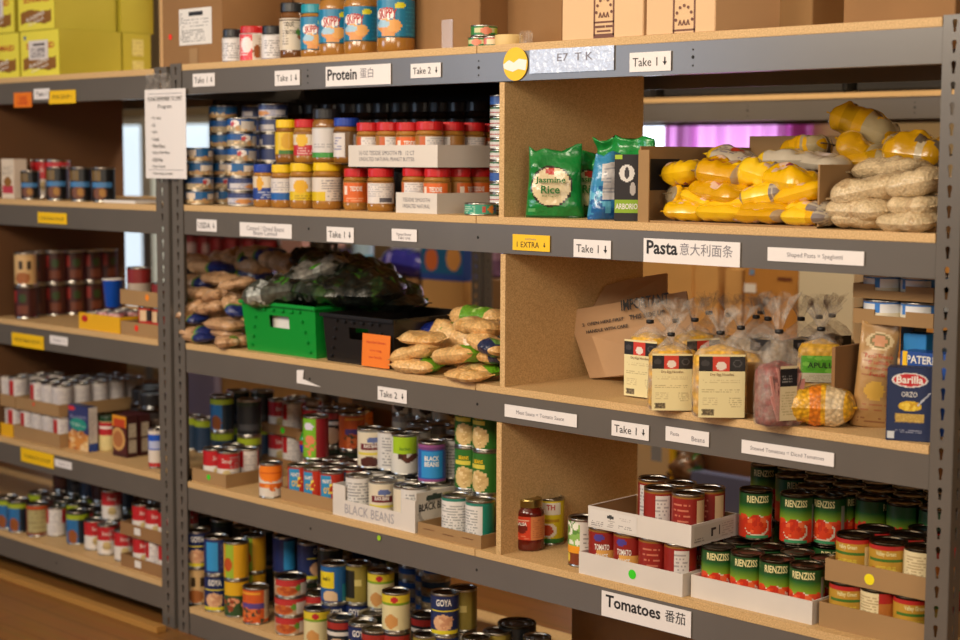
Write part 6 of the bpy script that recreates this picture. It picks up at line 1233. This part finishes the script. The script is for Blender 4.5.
# fourth board of the left rack
zz4 = ZL[4]; wg = 'white labelled soup cans on the left rack'
xa, xb = LX(14, .02, zz4), LX(60, .02, zz4); yd = .40
tray(xa, xb, .02, .30, zz4, .048, CARD, 'lower brown tray of white labelled cans on the left rack')
nx = int((xb - xa - .006) / .0695); grid(['soup_white', 'soup_plain', 'soup_plain'], [xb - .038 - .0695 * i for i in range(nx)], [.058, .130], zz4 + .0035, 'white labelled can', 'in the lower brown tray', group=wg, turns=(.1, .3, -.2))
xu = LX(16, .02, zz4 + .1); zzu = zz4 + .104; tray(xu, LX(59, .02, zzu), .02, .42, zzu, .042, CARD, 'upper brown tray of white labelled cans with a red speck'); tr = COL.objects[-1]; disc('red_speck', .006, -.02, .028, -.2006, RDOT, tr)
xv = LX(59, .02, zzu); nx = int((xv - xu - .006) / .0695); grid(['soup_white', 'soup_plain', 'soup_plain'], [xv - .038 - .0695 * i for i in range(nx)], [.058 + .0695 * j for j in range(5)], zzu + .0035, 'white labelled can', 'in the upper brown tray', group=wg, turns=(.1, .3, -.2))
xa2, xb2 = LX(-20, .02, zz4), LX(13, .02, zz4); tray(xa2, xb2, .02, .30, zz4, .044, mat('yellow card', 'e0a810', .6), 'yellow tray at the open far end of the fourth board')
n2 = int((xb2 - xa2 - .006) / .0695); grid(['soup_white'], [xb2 - .038 - .0695 * i for i in range(n2)], [.058], zz4 + .0035, 'white and red can', 'in the yellow tray', group=wg, turns=(.1,))
tray(xa2, LX(15, .02, zzu), .02, .42, zzu, .042, CARD, 'upper brown tray at the far end above the yellow tray'); grid(['soup_white', 'soup_plain'], [LX(15, .02, zzu) - .038 - .0695 * i for i in range(n2)], [.058 + .0695 * j for j in range(3)], zzu + .0035, 'white and red can', 'in the far upper tray', group=wg, turns=(.1, .4))
A = Art(30, 50, '2c3468').ell(.5, .58, .42, .14, '1c8878').ell(.15, .93, .2, .05, 'c82c30').lines(.15, .55, .85, .62, 'd0e0d8', 2).lines(.1, .72, .9, .8, 'a8a8c8', 3).rect(0, 0, 1, .38, 'c8843c').blobs(0, 0, 1, .4, ['d8b070', 'a85c24', 'e0c090', 'b87840'], 24, .06, 3)
def lbox(pa, pb, Yq, pc, h, m, label, front=None, side=None, z=zz4, nm='food_carton'):
    x0, x1 = LX(pa, Yq, z), LX(pb, Yq, z); y1 = ayd(pc, x1, z); o = carton('food_carton', x0, x1, Yq, y1, z, z + h, m, label, 'carton', front=front, side=side); return o
SIDE = Art(20, 50, 'c8c0b8').lines(.1, .1, .9, .9, '7c7478', 3).rect(0, 0, 1, .18, '24408c')
lbox(69, 89, .05, 98, .148, mat('navy box', '28305c', .5), 'blue and teal boxed meal carton standing before the brown cartons', A, SIDE)
carton('cardboard_box', LX(80, .22, zz4), LX(104, .22, zz4), .22, .40, zz4, zz4 + .15, CARDD, 'brown carton behind the blue boxed meal'); carton('cardboard_box', LX(104, .30, zz4), LX(140, .30, zz4), .32, .50, zz4, zz4 + .17, CARDD, 'brown carton behind the dark red cartons')
kind('cream_jar2', jar(Art(32, 20, 'b02028').rect(.3, .5, .6, .7, 'e0d0c8'), .032, .115, mat('dark green lid', '1c3c20', .4), mat('cream spread', 'd8c488', .3), .55, .98, lidh=.016)); put('cream_jar2', LX(109, .12, zz4), .12, zz4, 'jar of cream coloured sauce with a red label beside the yellow and brown carton', 'jar')
A = Art(24, 50, '4c1414').rect(0, .72, 1, 1, 'd89018').rect(.1, .72, .9, .92, 'b83c14').ell(.4, .42, .5, .28, 'c89858').ell(.4, .42, .35, .2, 'a86838').rect(0, 0, 1, .08, '3c1010')
SD = Art(20, 50, '3c1212').rect(.15, .1, .85, .42, 'b8ac98').rect(.15, .48, .85, .82, 'b8ac98').lines(.15, .1, .85, .82, '6c5c50', 3)
lbox(113, 127, .08, 138.5, .135, mat('maroon box', '44181a', .5), 'yellow topped maroon carton with a round food picture', A, SD)
x1 = LX(127, .08, zz4); ya, ybb = ayd(140, x1, zz4), ayd(151, x1, zz4); carton('food_carton', x1 - .10, x1, ya, ybb, zz4, zz4 + .135, mat('maroon box', '44181a', .5), 'second maroon carton showing only its printed end', 'carton', side=SD)
kind('blue_can_small', can(Art(32, 28, 'd8ccc0').rect(0, .45, 1, .9, '1c50b8').rect(.3, .5, .6, .7, 'b0b8d8').rect(0, 0, 1, .1, 'b83030'), .026, .125)); put('blue_can_small', ax(157, .06, zz4), .06, zz4, 'slim blue and white can touching the paired posts on the left rack', 'can')
for i, (px, Yq) in enumerate(((146, .30), (154, .26), (150, .36))): put('dark_jar', LX(px, Yq, zz4), Yq, zz4, ('dark bottle like jar behind the maroon cartons, farther one', 'dark jar by the post behind the maroon cartons', 'dark jar at the very back of the left rack')[i], 'jar', sz=1.35)
carton('cardboard_box', LX(136, .45, zz4), LX(160, .45, zz4), .46, .56, zz4 + .0, zz4 + .10, mat('pale carton', 'b0a894', .7), 'small pale carton at the back of the left rack'); 
# fifth board
kind('can_paper', can(Art(40, 24, '7c3418').rect(.30, .08, .66, .88, 'a89c6c').lines(.32, .12, .64, .84, '6c643c', 2, 4).rect(0, .90, 1, 1, 'c0501c'), .0385, .112))
zz5 = ZL[5]; r5 = 'soup cans on the lowest board of the left rack'
for i, (px, py, k, lab) in enumerate(((6, 530, 'bean_blue', 'blue and black can with a lime stripe at the open end'), (19, 533, 'bean_blue', 'second blue and black can with a lime stripe'), (38, 537, 'can_paper', 'can with an olive paper label and orange top'), (57, 537, 'soup_back', 'red and white can beside the olive labelled one'), (78, 545, 'bean_blue', 'blue can with a brown bowl picture near the front'), (95, 551, 'soup_red', 'red and white can with a yellow corner, first loose one'), (108, 556, 'soup_red', 'red and white can, middle loose one'), (125, 562, 'soup_red', 'red and white can with a yellow band touching the tray'))):
    x, y = base(px, py, zz5, .036); put(k, x, max(y, .045), zz5, lab, 'can', r5, turn=.15 * (i % 3) - .1)
x, y = base(108, 540, zz5, .034); X, Yq = ax(113, .13, zz5), .13
put('soup_red', X, Yq, zz5 + .101, 'red and white can raised behind the loose ones', 'can', r5); put('soup_red', X, Yq, zz5, 'red and white can carrying the raised one', 'can', r5)
xa, xb = LX(121, .02, zz5), -.145
for lv in (0, 1):
    zz = zz5 + lv * .1045; tray(xa, xb, .02, .22, zz, .040, CARDD, ('lower', 'upper')[lv] + ' brown tray of red soup cans on the lowest left board'); tr = COL.objects[-1]; box('paper_label', -.045, -.012, -.1008, -.1002, .010, .032, PAPER, tr)
    grid(['soup_red', 'soup_back'] if lv == 0 else ['soup_red'], [xb - .038 - .0695 * i for i in range(int((xb - xa - .006) / .0695))], [.058, .128], zz + .0035, 'soup can', 'in the ' + ('lower', 'upper')[lv] + ' brown tray by the posts', group=r5, turns=(.1, -.1, .2))
kx = 0
for j in range(4):
    for i in range(8):
        X = -1.12 + i * .084 + .03 * (j % 2); Yq = .16 + j * .085
        if X > -.30: continue
        for lv in ((0, 1) if j > 0 else (0,)):
            put(('bean_band', 'can_darkred', 'dark_tall')[(i + j) % 3], X, Yq, zz5 + lv * (HC + .0005), f'dim can in the crowd on the lowest left board, row {ORD[j]}, {ORD[i]} along, ' + ('below', 'above')[lv], 'can', r5, turn=.3 * i)

# ================================================================== BACKGROUND, rear racks
zr = ZO + .05; K = 1.31
def NZ(z): L = max([q for q in (ZO - .43, ZO + .03, ZO + .05) if q <= z + 1e-6]); return {ZO - .43: ZO - .733, ZO + .03: ZO - .13, ZO + .05: ZO - .105}[L] + (z - L) * K
def NY(Y): return max(1.875, 1.9 + (Y - .80) * 1.3)
def rb(pa, pb, Yq, D, z, h, m, label, **k): Y_, z_ = NY(Yq), NZ(z) + .0005; return carton('cardboard_box', ax(pa, Y_, z_), ax(pb, Y_, z_), Y_, Y_ + D * K, z_, z_ + h * K, m, label, **k)
OR = mat('orange brown cardboard', 'b07830', .85, vary=.05); LB = mat('light brown cardboard', 'c89858', .85, vary=.04)
rb(612, 691, .86, .3, zr, .36, LB, 'light brown carton on the rear rack behind the leaning cardboard')
rb(693, 717, .87, .3, zr, .36, LB, 'pale brown carton on the rear rack above the tied bags'); rb(724, 736, .92, .3, zr, .36, OR, 'narrow brown carton edge on the rear rack')
rb(724, 741, .86, .06, zr, .20, LB, 'short pale carton on the rear rack between two tall ones')
o = rb(743, 797, .84, .3, zr, .40, OR, 'orange brown carton with a white label and blue spot on the rear rack'); wq = o.dimensions.x; hd = -.15 * K - .0012; zq_ = o.location.z
a = vY(749, 288, NY(.84)); box('paper_label', a.x - o.location.x - .02, a.x - o.location.x + .03, hd, hd + .001, a.z - zq_ - .016, a.z - zq_ + .016, PAPER, o)
a = vY(752, 272, NY(.84)); box('blue_spot', a.x - o.location.x - .010, a.x - o.location.x + .010, hd, hd + .001, a.z - zq_ - .010, a.z - zq_ + .010, mat('blue spot', '6c8cb0', .6), o)
words_flat('▬▬▬▬', .06, .012, wq * .25, .24, hd, BROWN, o)
rb(802, 862, .88, .3, zr, .40, OR, 'dark orange brown carton on the rear rack beside the trays of tuna')
o = rb(797, 852, .82, .05, zr, .215, mat('pale cream carton', 'd0c4a8', .7), 'low cream carton in front of the dark orange brown one')
rb(864, 960, .86, .3, zr, .3, OR, 'brown carton on the rear rack hidden behind the tuna trays')
# diapers and such toward the far side
zl_ = ZO + .03
o = rb(422, 463, .82, .3, zl_, .13, LB, 'tan carton under the blue pack on the low rear rack')
zk = zl_ + .1305
A = Art(40, 30, '1c6494').rect(0, .8, 1, 1, 'd8c8c0').rect(0, .62, 1, .82, '14808c').ell(.25, .4, .16, .22, 'd87038').ell(.78, .45, .17, .25, 'd89850').rect(0, 0, 1, .12, '2c4ca0')
rb(421, 463, .82, .2, zk, .16, mat('blue pack', '2050a0', .5), 'blue and teal pack with orange round pictures on the low rear rack', front=A, side=Art(8, 8, '2c4c9c')).name = 'diaper_pack'
A = Art(30, 30, 'c8c8c8').rect(0, .85, 1, 1, '148070').rect(0, .55, 1, .7, 'a8b4c4').blobs(0, .1, 1, .55, ['d89060', 'e0b088', 'd8c8c0'], 12, .1, 2)
rb(391, 420, .90, .15, zl_, .29, mat('pale pack', 'c8c0b8', .5), 'pale pack with a teal top next to the blue one', front=A).name = 'diaper_pack'
o = pillow('plastic_pack', .26, .17, .12, Art(16, 10, '2c2c90').blobs(0, 0, 1, 1, ['4c44b0', '1c1c60', '8c84c8'], 12, .15, 2), GLOSS, 7); o.location = (ax(396, 1.90, ZO + .1), 1.97, NZ(ZO + .159) + .002); o.rotation_euler = (0, .1, .2); tag(o, 'purple blue shiny plastic pack behind the black crate', 'pack')
o = rb(374, 412, .80, .07, zl_, .129, CARDD, 'brown carton carrying the purple blue pack')
kind('bottle', lathe('spray_bottle', [(.03, 0), (.032, .01), (.032, .10), (.026, .15), (.016, .18), (.016, .2), (.002, .2)], mat('pale blue bottle', 'a8c4d8', .3))); lathe('label', [(.0325, .01), (.0325, .06)], mat('teal label', '2c94b8', .4), PROTO['bottle'][0]); put('bottle', ax(363, NY(.9), ZO), NY(.9), NZ(zl_ + .119) + .001, 'pale bottle with a teal base on the low rear rack', 'bottle', sz=1.5)
rb(352, 372, .85, .2, zl_, .119, mat('dark carton', '28201c', .8), 'dark carton under the pale bottle')
rb(281, 302, .84, .2, zl_, .29, mat('pink carton', 'c89888', .6), 'dull pink carton on the low rear rack behind the produce'); 
for i, px in enumerate((222, 236, 250, 264, 276)): o = rb(px - 6, px + 6.5, .95, .1, zl_ + .20, .09, mat('white pack', 'dcd4cc', .5), 'x'); tag(o, 'white pack with a pink edge above the red jars, ' + ORD[i] + ' from the left', 'pack', 'white packs on the low rear rack'); o.name = 'white_pack'; box('pink_band', -.02, -.008, -.0665, -.0655, .002, .116, mat('pink band', 'd89098', .5), o)
rb(180, 340, .93, .16, zl_, .199, mat('dark carton', '28201c', .8), 'long dark carton under the row of white packs')
kind('jar_bgred', jar(Art(24, 10, '7c1818').rect(.3, .2, .7, .7, 'b89890'), .04, .15, mat('white lid', 'c8c0b8', .4), mat('dark red sauce', '4c1010', .3), .2, .8))
for i, px in enumerate((190, 203, 216, 230, 248, 265)): put('jar_bgred', ax(px, NY(.84), ZO), NY(.84) + .02, NZ(zl_ + .119) + .001, 'dim red jar with a pale lid on the low rear rack, ' + ORD[i] + ' from the left', 'jar', 'red jars on the low rear rack', turn=i, sz=1.25)
rb(180, 340, .79, .12, zl_, .119, mat('dark carton', '28201c', .8), 'long dark carton under the dim red jars')
for i, px in enumerate((193, 205)): 
    o = rb(px - 6, px + 5, .95, .1, zl_ + .2, .085, mat('orange pack', 'd89848', .5), 'orange pack with a pale top on the low rear rack, ' + ('farther', 'nearer')[i] + ' one'); o.name = 'orange_pack'
o = pouch('plastic_bag', .12, .21, .08, Art(10, 12, '9c7c98').rect(0, .6, 1, 1, '0c60a0').rect(0, 0, 1, .3, '6c5070'), GLOSS, 4, 12, 14); o.location = (ax(490, NY(.95), ZO), NY(.95), NZ(zr + .119) + .001); tag(o, 'blue and pink bag on the rear rack beside the joined posts', 'bag'); rb(486, 560, .88, .2, zr, .119, CARDD, 'brown carton under the blue and pink bag')
# behind the fourth shelf
zr4 = ZO - .43
o = rb(636, 672, .80, .05, zr4, .42, mat('yellow carton', 'd8b420', .5), 'yellow topped carton on the rear rack behind the tomato trays', front=Art(20, 30, 'c8a878').rect(0, .80, 1, 1, 'd8b818').rect(.9, 0, 1, 1, 'd8a818').rect(.4, .3, .7, .6, '8c8c8c'))
rb(674, 800, .90, .25, zr4, .40, mat('peach carton', 'cc9468', .8), 'long peach brown carton on the rear rack behind the tomato cans')
hz = (vY(720, 476, NY(.80)).z - NZ(zr4)) / K; o = rb(690, 800, .80, .04, zr4, hz, mat('slate blue carton', '5c6080', .7), 'low slate blue carton in front of the peach one')
o = pouch('leafy_bag', .16, .12, .11, Art(16, 10, '6c4c34').blobs(0, 0, 1, 1, ['2c5c24', '8c6448', '4c3424'], 20, .15, 2), PROD, 6, 16, 16, wr=.02); o.location = (ax(686, 1.95, ZO - .45), 1.95, vY(686, 478, 1.95).z); tag(o, 'brown and green leafy bundle behind the sauce trays', 'produce'); rb(673, 689, .80, .1, zr4, (vY(686, 478, 1.95).z - .001 - NZ(zr4)) / K, CARDD, 'brown carton under the leafy bundle')
rb(803, 930, .82, .3, zr4, .36, CARDD, 'brown carton on the rear rack behind the stacked green cans')
rb(186, 215, .80, .03, ZO - .43, .25, mat('lilac carton', '8c84a0', .7), 'lilac carton seen behind the lime striped cans'); rb(196, 330, .84, .3, ZO - .43, .28, LB, 'light brown carton on the low rear rack behind the soup trays'); rb(335, 500, .84, .3, ZO - .43, .30, CARDD, 'brown carton on the low rear rack behind the beans')
cleanup()
